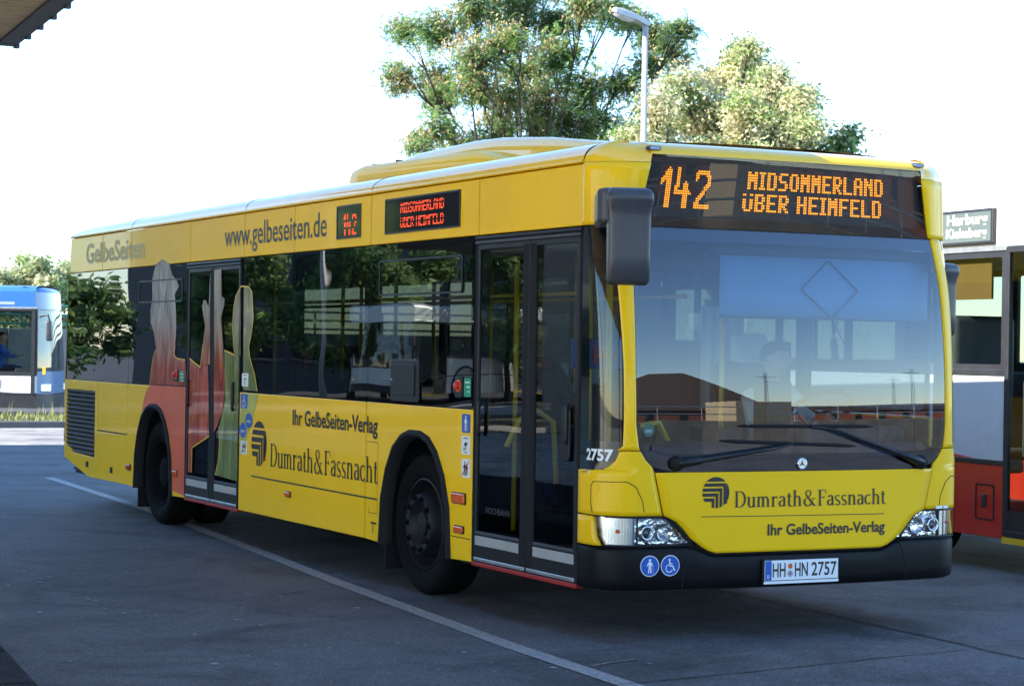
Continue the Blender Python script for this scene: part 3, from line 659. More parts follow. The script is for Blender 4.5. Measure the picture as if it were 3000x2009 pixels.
# yellow body round the glazing
for sg in (-1, 1):
    q = lambda a, b_: (sg*a, sg*b_) if sg < 0 else (b_, a)
    def rows_(lst): return [(z, *(((-o, -i)) if sg < 0 else (i, o))) for z, i, o in lst]
    patch('pillar', rows_([(1.107, 1.0785, 1.208), (1.13, 1.087, 1.176), (1.25, 1.103, 1.172), (1.6, 1.105, 1.172), (2.39, 1.094, 1.20)]), 'yellow', bus, nu=5, thick=.02)
    patch('front_shoulder', rows_([(2.395, 1.075, SD), (2.45, 1.067, SD), (2.757, 1.03, SD)]), 'yellow', bus, nu=18, thick=.012)
    # quarter window wrapping the corner
    QB = [(.985, 1.33, SD), (.995, 1.285, SD), (1.03, 1.225, SD), (1.08, 1.197, SD), (1.13, 1.183, SD), (1.6, 1.179, SD), (2.388, 1.205, SD)]
    qw = patch('quarter_window', rows_(QB), 'glass_door', bus, nu=14)
    patch('quarter_mask', rows_([(.985, 1.33, SD), (.995, 1.285, SD), (1.03, 1.225, SD), (1.08, 1.197, SD), (1.155, 1.182, SD)]), 'black_gloss', qw, off=-.003, nu=12)
    patch('quarter_mask', rows_([(2.20, 1.20, SD), (2.388, 1.205, SD)]), 'black_gloss', qw, off=-.003, nu=12)
    patch('quarter_mask', rows_([(1.15, 1.43, SD), (2.21, 1.43, SD)]), 'black_gloss', qw, off=-.003, nu=4)
    # corner panel above the headlight, and the sliver outside it
    patch('corner_panel', rows_([(.735, .933, SD-.002), (.985, .990, SD-.002), (.990, .992, 1.322), (1.012, 1.0, 1.255), (1.05, 1.042, 1.213), (1.10, 1.076, 1.194), (1.102, 1.077, 1.193)]), 'yellow', bus, nu=16, thick=.02, dz=.025)
    patch('corner_panel', rows_([(.562, 1.300, SD-.002), (.61, 1.333, SD-.002), (.727, 1.358, SD-.002)]), 'yellow', bus, nu=6, thick=.02)
    # fuse flap above the lamp (raised outline)
    pts = [(-1.36, .745), (-1.375, .80), (-1.375, .90), (-1.355, .925), (-1.15, .930), (-1.10, .90), (-1.06, .82), (-1.045, .742)]
    pl = []
    for (a, b_), (c, d) in zip(pts, pts[1:]):
        for k in range(5): pl.append(FP(-sg*(-1)*(a+(c-a)*k/5), b_+(d-b_)*k/5, .0105))
    MB().tube(pl, .0025, 5).build('flap_outline', 'seam', bus)
    MB().add([tuple(FP(sg*(1.335+.028*math.cos(R(a))), .885+.028*math.sin(R(a)), .0125)) for a in range(0, 360, 20)], [tuple(range(18))]).build('flap_plug', 'yellow', bus, fix=False)
    # headlamp
    hl = patch('headlamp', rows_([(.566, 1.093, 1.29), (.60, 1.093, 1.322), (.725, 1.093, 1.35)]), 'glass_clear', bus, nu=10, off=.004)
    h2 = patch('lamp_lens', rows_([(.566, .735, 1.082), (.60, .765, 1.082), (.66, .815, 1.082), (.705, .865, 1.082), (.722, .905, 1.082)]), 'glass_clear', hl, nu=12, off=.004)
    patch('reflector', rows_([(.566, 1.09, 1.295), (.60, 1.09, 1.325), (.725, 1.09, 1.35)]), 'chrome_soft', hl, nu=16, off=-.03)
    for k in range(11):        # fluted indicator glass
        s0 = 1.11+k*.02
        patch('lens_flute', rows_([(.58, s0, s0+.010), (.715, s0, s0+.010)]), 'glass_clear', hl, nu=2, off=-.010)
    cb = FP(sg*1.20, .645, -.024); MB().lathe([(.0, -.012), (.008, -.010), (.012, 0), (.012, .01)], cb, 'Y', 12).build('indicator_bulb', 'lamp_orange', hl, smooth=True)
    patch('reflector', rows_([(.56, .72, 1.085), (.725, .89, 1.085)]), 'chrome', hl, nu=20, off=-.045, dz=.02)
    c = FP(sg*1.02, .635, -.03); rot = Matrix.Rotation(0, 4, 'Z')
    MB().lathe([(.030, -.02), (.038, -.028), (.045, -.02), (.047, .01)], c, 'Y', 24).build('projector_ring', 'chrome_soft', hl, smooth=True)
    MB().lathe([(0.001, -.018), (.014, -.015), (.026, -.006), (.031, .004)], c, 'Y', 20).build('projector_lens', 'projector', hl, smooth=True)
    c = FP(sg*.90, .635, -.035)
    MB().lathe([(.012, .02), (.03, .012), (.046, -.004), (.05, -.01)], c, 'Y', 20).build('high_beam_bowl', 'chrome_soft', hl, smooth=True)
    patch('lamp_divider', rows_([(.566, 1.082, 1.094), (.724, 1.082, 1.094)]), 'black_plastic', hl, nu=2, off=.0035)
    pts = [(1.29, .564), (1.09, .564), (.735, .564), (.815, .662), (.868, .709), (.905, .726), (1.35, .729)]
    pl = []
    for (a, b_), (c_, d) in zip(pts, pts[1:]):
        for k in range(6): pl.append(FP(sg*(a+(c_-a)*k/6), b_+(d-b_)*k/6, .002))
    MB().tube(pl, .006, 6).build('lamp_gasket', 'black_plastic', hl, smooth=True)
# front panel between the lamps
patch('front_panel', [(.515, -.585, .585), (.530, -.635, .635), (.552, -.675, .675), (.60, -.745, .745), (.66, -.80, .80), (.70, -.842, .842), (.722, -.89, .89), (.735, -.922, .922), (.98, -.980, .980), (.981, -.80, .80)], 'yellow', bus, nu=30, off=.004, thick=.02, dz=.02)
patch('front_panel_joint', [(.53, -.66, .66), (.60, -.755, .755), (.66, -.81, .81), (.70, -.85, .85), (.724, -.90, .90), (.735, -.94, .94), (.99, -1.0, 1.0)], 'seam', bus, off=-.02, nu=24)
patch('inner_front', [(.30, -SD, SD), (.57, -SD, SD)], 'seam', bus, off=-.03, nu=30)
for sg in (-1, 1): patch('inner_front', [(.55, sg*1.0 if sg > 0 else -SD, SD if sg > 0 else -1.0), (1.1, sg*1.0 if sg > 0 else -SD, SD if sg > 0 else -1.0)], 'seam', bus, off=-.075, nu=12)
# bumper: rounded profile that follows the lamps and dips at the panel
def bump_top(s):
    a = abs(s)
    return .500 if a < .60 else .500+(a-.60)/.14*.056 if a < .74 else .557
rows = []
for f_, off in ((0, -.03), (.03, -.008), (.07, .002), (.3, .005), (.6, .005), (.90, .004), (.965, -.001), (1., -.02)):
    rw = []
    for k in range(61):
        s = -SD+2*SD*k/60; zt = bump_top(s); zb = .305+.0*abs(s)
        rw.append(FP(s, zb+(zt-zb)*f_, off*(1-max(0, (abs(s)-1.42)/.2))))
    rows.append(rw)
bp = MB().grid(rows).build('bumper', 'bumper', bus, smooth=True, fix=False)
for sg in (-1, 1):
    pl = [FP(sg*(.72-.08*k/5*1.0), .545-.21*k/5, .0165) for k in range(6)] if False else [FP(sg*(.735+.06*math.sin(k*.3)), .55-.235*k/6, .0045) for k in range(7)]
    MB().tube(pl, .0025, 5).build('bumper_joint', 'seam', bp)
# round stickers on the bumper
for x0, icon in ((-1.006, 0), (-.876, 1)):
    pl = lambda a, b_, o=.0165: tuple(FP(xs(a), b_, o))
    n = 32
    rim = MB().add([pl(x0+.060*math.cos(2*math.pi*k/n), .450+.060*math.sin(2*math.pi*k/n), .0062) for k in range(n)], [tuple(range(n))]).build('round_sign', 'ink_white', bp, fix=False)
    MB().add([pl(x0+.0555*math.cos(2*math.pi*k/n), .450+.0555*math.sin(2*math.pi*k/n), .0074) for k in range(n)], [tuple(range(n))]).build('sign_face', 'ink_blue', rim, fix=False)
    (person_icon if icon == 0 else wheelchair_icon)(x0, .450, .088, lambda a, b_: pl(a, b_, .0086), rim)
# number plate
np_ = MB().box(-.272, .266, -.022, .0, .322, .470).build('number_plate', 'black_plastic', bus, bevel=.006)
def fz(y): return lambda a, b_: (a, y, b_)
MB().box(-.262, .258, -.026, -.0215, .345, .462).build('plate_face', 'plate_white', np_, bevel=.003)
MB().box(-.266, .262, -.0245, -.0215, .325, .341).build('plate_strip', 'plate_white', np_)
MB().box(-.260, -.216, -.0275, -.0262, .347, .460).build('plate_band', 'ink_blue', np_)
def ftext(name, s, x0, x1, z0, z1, y, mat, parent, bold=.02):
    v, f = fit_text(s, x0, x1, z0, z1, bold); return MB().add([(a, y, b_) for a, b_ in v], f).build(name, mat, parent, fix=False)
ftext('plate_lettering', 'HH', -.208, -.118, .364, .446, -.0272, 'ink', np_, .015); ftext('plate_lettering', 'HN', -.052, .040, .364, .446, -.0272, 'ink', np_, .015)
ftext('plate_lettering', '2757', .066, .246, .364, .446, -.0272, 'ink', np_, .015); ftext('plate_lettering', 'D', -.246, -.231, .358, .378, -.0280, 'ink_white', np_, .02)
for z, mt_, rr in ((.426, 'lamp_orange', .016), (.383, 'ink_grey', .020)):
    MB().add([(-.085+rr*math.cos(2*math.pi*k/18), -.0274, z+rr*math.sin(2*math.pi*k/18)) for k in range(18)], [tuple(range(18))]).build('plate_seal', mt_, np_, fix=False)
MB().add([(-.085+.008*math.cos(2*math.pi*k/12), -.0278, .383+.009*math.sin(2*math.pi*k/12)) for k in range(12)], [tuple(range(12))]).build('plate_seal', 'ink_red', np_, fix=False)
# lettering on the front panel
def fdecal(name, vf, mat, parent=bus, off=.0175):
    return MB().add([tuple(FP(xs(a), b_, off)) for a, b_ in vf[0]], vf[1]).build(name, mat, parent, fix=False)
fdecal('company_name', fit_serif('Dumrath & Fassnacht', -.470, .622, .776, .870), 'ink')
fdecal('slogan', fit_text('Ihr GelbeSeiten-Verlag', -.240, .613, .588, .675, .022), 'ink')
fdecal('advert_rule', ([(-.685+1.293*k/20, .7265-.0096*k/20+d) for k in range(21) for d in (-.0022, .0022)], [(2*k, 2*k+2, 2*k+3, 2*k+1) for k in range(20)]), 'ink')
logo(-.592, .864, .089, .090, lambda a, b_: tuple(FP(xs(a), b_, .0175)), 'ink', 'company_emblem', bus)
# badge
bd = MB().lathe([(.034, 0), (.034, -.010), (.030, -.012), (.028, -.008), (.0005, -.008)], (0, -.002, 1.024), 'Y', 28).build('badge', 'chrome_soft', bus, smooth=True, auto=R(40))
for a in (90, 210, 330):
    d = Vector((math.cos(R(a)), 0, math.sin(R(a)))); nrm = Vector((-d.z, 0, d.x))
    c = Vector((0, -.0115, 1.024)); MB().add([c+nrm*.006, c+d*.027, c-nrm*.006], [(0, 1, 2)]).build('badge_star', 'grey_dark', bd, fix=False)
v, f = fit_text('2757', -.31, -.02, 1.042, 1.112, .035)
o = MB().add([tuple(FP(-1.44+(a+.31)*.73, b_, .004)) for a, b_ in v], f).build('fleet_number', 'ink_white', bus, fix=False)
# inspection disc
MB().add([tuple(FP(-1.02+.036*math.cos(2*math.pi*k/24), 1.225+.04*math.sin(2*math.pi*k/24), -.004)) for k in range(24)], [tuple(range(24))]).build('badge_sticker', 'ink_green', bus, fix=False)
MB().add([tuple(FP(-1.02+a, 1.22+b_, -.0035)) for a, b_ in ((-.02, -.012), (.02, -.012), (.02, .006), (-.02, .006))], [(0, 1, 2, 3)]).build('badge_sticker', 'ink_white', bus, fix=False)
fdecal('small_sticker', ([(1.02, .735), (1.12, .735), (1.12, .752), (1.02, .752)], [(0, 1, 2, 3)]), 'ink_white', bus, .013)
# cap above the display, running into the roof
rows = []
S_ = sorted(set([-SD+2*SD*k/48 for k in range(49)]+[-1.031, -1.029, 1.029, 1.031, -1.0, 1.0]))
for q_ in range(11):
    th = R(90*q_/10); rw = []
    for s in S_:
        z0 = 2.809 if abs(s) <= 1.03 else 2.760
        p = FP(s, z0, 0); n_ = (FP(s, z0, .1)-p)/.1; z = z0+(2.896-z0)*math.sin(th); ins = .235*(1-math.cos(th))*(1 if abs(s) > 1.25 else 1.0)
        rw.append(Vector((p.x-n_.x*ins, p.y-n_.y*ins, z)))
    rows.append(rw)
MB().grid(rows).build('roof_cap', 'yellow_gloss', bus, smooth=True, fix=False)
for x0 in (-.945, .945):
    c = Vector((x0, FP(xs(x0), 2.809, 0).y+.014, 2.842))
    o = prism([(c.x+(.028 if math.cos(R(a)) > 0 else -.028)+.014*math.cos(R(a)), c.z+.014*math.sin(R(a))) for a in range(0, 360, 24)], c.y-.010, c.y+.03, 'Y').build('clearance_lamp', 'grey_dark', bus, bevel=.003)
    prism([(c.x+(.024 if math.cos(R(a)) > 0 else -.024)+.009*math.cos(R(a)), c.z+.009*math.sin(R(a))) for a in range(0, 360, 24)], c.y-.013, c.y-.0105, 'Y').build('lamp_face', 'ink_grey', o)
# roof skin with crown, pod, aerial
rows = []
for y in [.36, .8, 2, 4, 6, 8, 10, 11.3, 11.5]:
    rows.append([Vector((x, y, 2.890+.03*(1-(x/1.06)**2)-(.02 if y > 11.4 else 0))) for x in [-1.06+2.12*k/12 for k in range(13)]])
roof = MB().grid(rows).build('roof', 'yellow_gloss', bus, smooth=True, fix=False)
def loft(name, secs, mat, parent, n=5, bevel=0, smooth=True, auto=R(50)):
    """secs: (y, half width, base z, top z, edge radius)"""
    rows = []
    for y, hw, zb, zt, er in secs:
        rw = [Vector((-hw, y, zb))]
        for k in range(n+1):
            a = R(90*k/n); rw.append(Vector((-hw+er*.9*(1-math.cos(a))+.0, y, zt-er+er*math.sin(a))))
        rw += [Vector((-p.x, p.y, p.z)) for p in reversed(rw)]
        rows.append(rw)
    mb = MB().grid(rows)
    for idx, rv in ((0, False), (len(rows)-1, True)):
        nn = len(rows[0]); b0 = idx*nn; mb.f.append(tuple(range(b0, b0+nn)) if not rv else tuple(range(b0+nn-1, b0-1, -1))); mb.mi.append(0)
    return mb.build(name, mat, parent, smooth=smooth, auto=auto)
pod = loft('climate_pod', [(2.05, .80, 2.87, 2.90, .01), (2.3, .83, 2.87, 2.945, .03), (2.75, .86, 2.87, 3.035, .08), (3.1, .86, 2.87, 3.045, .08), (4.75, .86, 2.87, 3.075, .085), (4.95, .85, 2.87, 3.06, .085), (5.03, .83, 2.87, 3.02, .08), (5.06, .80, 2.87, 2.96, .05)], 'yellow', bus)
loft('pod_hump', [(.75, .50, 2.86, 2.905, .01), (1.3, .56, 2.86, 2.985, .05), (2.2, .60, 2.86, 3.10, .09), (2.9, .62, 2.86, 3.155, .1), (3.3, .62, 2.86, 3.165, .1), (4.3, .62, 2.86, 3.15, .1), (4.7, .60, 2.86, 3.12, .1), (4.9, .56, 2.86, 3.04, .06)], 'yellow_gloss', pod)
for y in (4.65, 4.2): MB().box(-.79, -.74, y-.02, y+.02, 3.045, 3.08).build('pod_clip', 'grey_dark', pod, bevel=.006)
MB().tube([(-.62, .55, 2.88), (-.62, .56, 3.02)], [.006, .003], 6).build('aerial', 'black_plastic', bus)
# rear end
rw = []
for z, y in ((.46, 11.70), (.8, 11.80), (1.28, 11.80), (2.0, 11.74), (2.4, 11.69), (2.75, 11.62), (2.86, 11.50)):
    k = 1.0 if z < 2.6 else .985 if z < 2.8 else .9
    rw.append([Vector((x*k, y-.10*max(0, (abs(x)-1.05)/.225)**2, z)) for x in [-1.275, -1.24, -1.19, -1.12, -1.05, -.6, 0, .6, 1.05, 1.12, 1.19, 1.24, 1.275]])
MB().grid(rw).build('rear_panel', 'yellow', bus, smooth=True, fix=False)
for sg in (-1, 1): MB().box(min(sg*1.24, sg*1.277), max(sg*1.24, sg*1.277), 11.655, 11.72, .62, .84).build('tail_lamp', 'lamp_red', bus, bevel=.008)
MB().box(-.66, .66, 2.2, 11.6, .30, .333).build('underbody', 'seam', bus); MB().box(-1.2, 1.2, 3.3, 7.95, .30, .334).build('underbody', 'seam', bus); MB().box(-1.2, 1.2, 9.2, 11.5, .305, .334).build('underbody', 'seam', bus); MB().box(-1.2, 1.2, .4, 2.12, .28, .33).build('underbody', 'seam', bus)

# ---- wheels
def wheel(x, y, front, sg):
    r0 = empty('wheel', (x, y, .478)); r0.parent = bus; r0.matrix_parent_inverse = mw(bus).inverted()
    c = (x, y, .478)
    ty = [(.300, -.16), (.318, -.02), (.335, -.006), (.40, .004), (.445, -.002), (.468, -.022), (.478, -.05), (.478, -.225), (.465, -.255), (.40, -.275), (.30, -.27)]
    MB().lathe(ty, c, 'X', 56, sgn=sg).build('tyre', 'tyre', r0, smooth=True, auto=R(45))
    if front:
        rm = [(.30, -.16), (.312, -.018), (.300, -.014), (.290, -.03), (.282, -.10), (.262, -.125), (.235, -.09), (.215, -.02), (.205, .018), (.198, .026), (.158, .026), (.150, .016), (.13, -.03), (.10, -.05), (.085, -.03), (.078, .0), (.0, .006)]
    else:
        rm = [(.30, -.2), (.312, -.018), (.300, -.014), (.288, -.03), (.280, -.12), (.255, -.17), (.20, -.19), (.16, -.185), (.150, -.12), (.135, -.05), (.11, -.04), (.0, -.036)]
    MB().lathe(rm, c, 'X', 48, sgn=sg).build('rim', 'rim' if not front else 'hub', r0, smooth=True, auto=R(35))
    for k in range(10):
        a = 2*math.pi*k/10; rr, xo = (.178, .026) if front else (.178, -.18)
        p = (x+sg*xo, y+rr*math.cos(a), .478+rr*math.sin(a))
        MB().lathe([(.014, 0), (.014, .022), (.009, .026), (.0, .026)], p, 'X', 6, sgn=sg).build('wheel_nut', 'rim', r0)
        MB().lathe([(.024, .0), (.024, .003), (.015, .003)], p, 'X', 14, sgn=sg).build('nut_washer', 'rim', r0)
for y, fr in ((2.705, True), (8.575, False)):
    for sg in (-1, 1):
        wheel(sg*1.215, y, fr, sg)
    if not fr:
        for sg in (-1, 1): MB().lathe([(.30, -.1), (.335, -.006), (.445, -.002), (.478, -.05), (.478, -.225), (.40, -.275), (.30, -.27)], (sg*.87, y, .478), 'X', 40, sgn=sg).build('inner_tyre', 'tyre', bus, smooth=True)
    MB().box(-.8, .8, y-.12, y+.12, .36, .56).build('axle', 'seam', bus)

# ---- mirrors
def rbox(name, x0, x1, y0, y1, z0, z1, mat, parent, bev, M=None):
    o = MB().box(x0, x1, y0, y1, z0, z1, M).build(name, mat, parent)
    md = o.modifiers.new('bevel', 'BEVEL'); md.width = bev; md.segments = 5
    o.data.polygons.foreach_set('use_smooth', [True]*len(o.data.polygons)); return o
mr = empty('mirror', (-1.33, -.1, 2.3)); mr.parent = bus; mr.matrix_parent_inverse = mw(bus).inverted()
def mirror_shell(cx, cy, z0, z1, hw, dep, parent, yaw):
    rows = []
    for f_, kx, ky, oy in ((0, .86, .35, .02), (.02, .95, .7, .01), (.06, 1., .95, 0), (.3, 1., 1, 0), (.7, 1.02, 1, 0), (.80, 1.04, 1.02, -.005), (.86, 1.12, 1.12, -.015), (.93, 1.10, 1.10, -.02), (.975, 1.02, .85, -.015), (1., .86, .45, 0)):
        rw = []
        for k in range(28):
            a = 2*math.pi*k/28; ca, sa = math.cos(a), math.sin(a); e = .42
            px = hw*kx*math.copysign(abs(ca)**e, ca); py = dep*ky*math.copysign(abs(sa)**e, sa)+oy
            v = Matrix.Rotation(yaw, 3, 'Z') @ Vector((px, py, 0)); rw.append(Vector((cx+v.x, cy+v.y, z0+(z1-z0)*f_)))
        rows.append(rw)
    mb = MB().grid(rows, close=True); nn = 28
    mb.f += [tuple(range(nn)), tuple(range(len(rows)*nn-1, (len(rows)-1)*nn-1, -1))]; mb.mi += [0, 0]
    return mb.build('mirror_housing', 'mirror_plastic', parent, smooth=True, auto=R(60))
mirror_shell(-1.335, -.235, 2.035, 2.57, .118, .055, mr, R(-18))
MB().tube([Vector((-1.335, -.235, 2.475))+Matrix.Rotation(R(-18), 3, 'Z') @ Vector((dx, -.0575, dz)) for dx, dz in ((-.105, -.03), (-.098, .0), (-.08, .006), (.08, .006), (.1, .002), (.115, -.008))], .002, 5).build('mirror_joint', 'seam', mr)
ma_ = prism([(-1.283, .25), (-1.475, -.13), (-1.47, -.20), (-1.36, -.24), (-1.30, -.10), (-1.22, .25)], 2.375, 2.57, 'Z').build('mirror_arm', 'mirror_plastic', mr, bevel=.022)
sheet([(-1.42, 2.09), (-1.25, 2.09), (-1.25, 2.42), (-1.42, 2.42)], -.17, 'Y').build('mirror_glass', 'chrome_soft', mr)
ml = empty('mirror', (1.35, .4, 2.0)); ml.parent = bus; ml.matrix_parent_inverse = mw(bus).inverted()
mirror_shell(1.355, .40, 1.79, 2.26, .075, .05, ml, R(10)); rbox('mirror_arm', 1.25, 1.38, .38, .44, 2.1, 2.2, 'mirror_plastic', ml, .02)

# ---- wipers
def wiper(pv, el, b0, b1, off=.05):
    w0 = FP(pv[0], pv[1], .03); e = FP(el[0], el[1], off)
    d = (e-w0); o = MB().tube([w0+d*t_+Vector((0, -.012*math.sin(math.pi*t_), 0)) for t_ in (0, .08, .2, .22, .5, .8, 1)], [.026, .028, .024, .018, .015, .011, .009], 8).build('wiper', 'black_plastic', bus, smooth=True)
    MB().lathe([(.0, -.05), (.03, -.048), (.042, -.03), (.045, 0)], FP(pv[0], pv[1], 0), 'Y', 18).build('wiper_pivot', 'rubber', o, smooth=True)
    pl = [FP(b0[0]+(b1[0]-b0[0])*k/14, b0[1]+(b1[1]-b0[1])*k/14, .024) for k in range(15)]
    MB().tube(pl, [.004]+[.010]*13+[.004], 6).build('wiper_blade', 'rubber', o, smooth=True)
    md = FP((b0[0]+b1[0])/2, (b0[1]+b1[1])/2, .04); MB().tube([e, md], .008, 6).build('wiper_joint', 'black_plastic', o)
wiper((-.845, 1.033), (-.19, 1.122), (-.55, 1.160), (.378, 1.126)); wiper((.89, 1.022), (.20, 1.226), (-.43, 1.246), (.51, 1.242))

# ---- interior
for x0, x1, y0, y1 in ((-.68, .68, .30, 11.55), (-1.21, -.68, .30, 2.1), (.68, 1.21, .30, 2.1), (-1.21, -.68, 3.3, 7.95), (.68, 1.21, 3.3, 7.95), (-1.21, -.68, 9.2, 11.55), (.68, 1.21, 9.2, 11.55)):
    MB().box(x0, x1, y0, y1, .335, .36).build('bus_floor', 'bus_floor', bus)
MB().box(-.68, .68, 7.7, 11.5, .36, .62).build('floor_step', 'bus_floor', bus, bevel=.01); MB().box(-1.2, 1.2, 9.25, 11.5, .362, .615).build('floor_step', 'bus_floor', bus, bevel=.01)
MB().box(-1.22, 1.22, .35, 11.55, 2.42, 2.45).build('ceiling', 'inner_light', bus)
for sg in (-1, 1):
    MB().box(min(sg*1.0, sg*1.21), max(sg*1.0, sg*1.21), .6, 11.5, 2.27, 2.41).build('ceiling_duct', 'inner_light', bus, bevel=.05)
    for y in (1.80, 3.542, 5.042, 6.19, 7.64, 9.408) if sg < 0 else (1.755, 3.555, 5.045, 6.205, 7.605, 9.405):
        MB().box(min(sg*1.19, sg*1.252), max(sg*1.19, sg*1.252), y-.045, y+.045, 1.26, 2.40).build('window_pillar', 'cab_grey', bus, bevel=.01)
MB().box(-1.2, 1.2, 11.45, 11.5, .6, 2.4).build('rear_wall', 'cab_grey', bus)
# dashboard and cab
dash = rbox('dashboard', -1.0, 1.12, .20, .72, .86, 1.13, 'cab_grey', bus, .06)
rbox('instrument_hood', .32, 1.10, .42, .80, 1.10, 1.22, 'cab_grey', dash, .05)
rbox('ticket_machine', .18, .36, .62, .80, 1.10, 1.50, 'black_plastic', bus, .02)
sw = empty('steering_wheel', (.74, .86, 1.30)); sw.parent = bus; sw.matrix_parent_inverse = mw(bus).inverted()
Mw = Matrix.Translation((.74, .88, 1.30)) @ Matrix.Rotation(R(-38), 4, 'X')
pl = [Mw @ Vector((.225*math.cos(2*math.pi*k/28), .225*math.sin(2*math.pi*k/28), 0)) for k in range(29)]
MB().tube(pl, .016, 8, cap=False).build('wheel_rim', 'black_plastic', sw, smooth=True)
for a in (90, 210, 330): MB().tube([Mw @ Vector((0, 0, -.02)), Mw @ Vector((.22*math.cos(R(a)), .22*math.sin(R(a)), 0))], .013, 6).build('wheel_spoke', 'black_plastic', sw)
MB().tube([Mw @ Vector((0, 0, -.02)), Mw @ Vector((0, 0, -.30))], .035, 8).build('steering_column', 'black_plastic', sw)
# sun blind with its folding linkage
bl = MB().grid([[Vector((x, .245+.10*max(0, (abs(x)-.85)/.3)**2*.5, z)) for x in [-.43+1.57*k/20 for k in range(21)]] for z in (1.885, 2.0, 2.12, 2.25)]).build('sun_blind', 'blind', bus, smooth=True, fix=False)
md = bl.modifiers.new('solid', 'SOLIDIFY'); md.thickness = .002
MB().tube([(-.43, .24, 1.885), (.35, .238, 1.885), (1.13, .28, 1.885)], .009, 6).build('blind_bar', 'cab_grey', bl)
rbox('blind_roller', -.46, 1.14, .235, .33, 2.245, 2.315, 'cab_grey', bl, .02)
for a, b_ in (((.336, 2.235), (.147, 2.06)), ((.147, 2.06), (.373, 1.888)), ((.373, 1.888), (.563, 2.06)), ((.563, 2.06), (.345, 2.235)), ((.373, 1.888), (.55, 1.60))): MB().tube([(a[0], .236, a[1]), (b_[0], .236, b_[1])], .005, 6).build('blind_link', 'cab_grey', bl)
# driver seat, partition and curtain
ds = rbox('driver_seat', .44, .94, 1.16, 1.62, .78, .92, 'seat_fabric', bus, .05)
rbox('seat_back', .45, .93, 1.50, 1.64, .85, 1.62, 'seat_fabric', ds, .06, Matrix.Translation((0, 1.6, .9)) @ Matrix.Rotation(R(-7), 4, 'X') @ Matrix.Translation((0, -1.6, -.9)))
rbox('head_rest', .56, .84, 1.60, 1.68, 1.58, 1.80, 'curtain', ds, .05); rbox('seat_base', .55, .83, 1.22, 1.55, .36, .80, 'cab_grey', ds, .03)
rbox('cab_partition', .0, 1.2, 1.86, 1.90, .36, 1.75, 'cab_grey', bus, .01)
MB().grid([[Vector((.42+.34*k/12+.0, 1.80+.02*math.sin(k*1.9), z)) for k in range(13)] for z in (1.30, 1.6, 1.98)]).build('cab_curtain', 'curtain', bus, smooth=True, fix=False)
rbox('cab_door', -.05, -.01, .95, 1.86, .36, 1.22, 'cab_grey', bus, .015); rbox('cash_tray', -.14, .06, .70, 1.05, 1.0, 1.2, 'black_plastic', bus, .02)
# yellow grab rails
def rail(pts, r=.017):
    return MB().tube(pts, r, 8).build('grab_rail', 'rail_yellow', bus, smooth=True)
rail([(.09, 1.02, .36), (.09, 1.02, 2.42)]); rail([(-.35, 1.95, .36), (-.35, 1.95, 2.42)]); rail([(-.95, 1.86, .5), (-.95, 1.86, 2.3)]); rail([(-1.02, .52, .45), (-1.02, .52, 2.35)], .02)
rail([(-1.1, .50, .62), (-1.05, .48, .8), (-.95, .52, .95), (-.85, .62, 1.10), (-.70, .70, 1.22), (-.55, .72, 1.24), (-.47, .72, 1.1)], .02)
rail([(-1.1, 1.68, 1.05), (-1.0, 1.7, 1.22), (-.85, 1.75, 1.28), (-.7, 1.8, 1.2), (-.66, 1.82, .8)], .02)
for y in (3.55, 5.0, 6.1, 7.7, 9.2):
    for sg in (-1, 1): rail([(sg*.42, y, .36), (sg*.42, y, 2.42)])
for sg in (-1, 1): rail([(sg*.42, 2.0, 2.05), (sg*.42, 10.5, 2.05)], .014)
# passenger seats: cushion, back, grip
def bus_seat(x, y, z=.36, face=1):
    o = rbox('passenger_seat', x-.21, x+.21, y-.22 if face > 0 else y-.2, y+.2, z+.38, z+.47, 'seat_fabric', bus, .03)
    yb = y+.2*face; rbox('seat_back', x-.21, x+.21, yb-.03, yb+.05, z+.42, z+1.05, 'seat_fabric', o, .03); rbox('seat_leg', x-.05, x+.05, y-.1, y+.1, z, z+.39, 'seat_shell', o, .01)
for y, z in ((2.55, .36), (4.0, .36), (4.95, .36), (5.75, .36), (7.9, .62), (8.7, .62), (9.5, .62), (10.3, .62), (11.0, .62)):
    for x in ((-.46, .46) if y in (2.55, 8.7) else (-.93, -.5, .5, .93) if not (5.2 < y < 7.6) else (.5, .93)): bus_seat(x, y, z+(.19 if y == 2.55 else 0))
rbox('seat_platform', -.70, -.3, 2.2, 3.2, .36, .55, 'cab_grey', bus, .03)
o = rbox('advert_board', -.5, -.1, 1.93, 1.95, 1.55, 1.75, 'ink_blue', bus, .005); ftextv = fit_text('HVV', -.34, -.14, 1.58, 1.70, .03)
MB().add([(a, 1.925, b_) for a, b_ in ftextv[0]], ftextv[1]).build('lettering', 'ink_red', o, fix=False)

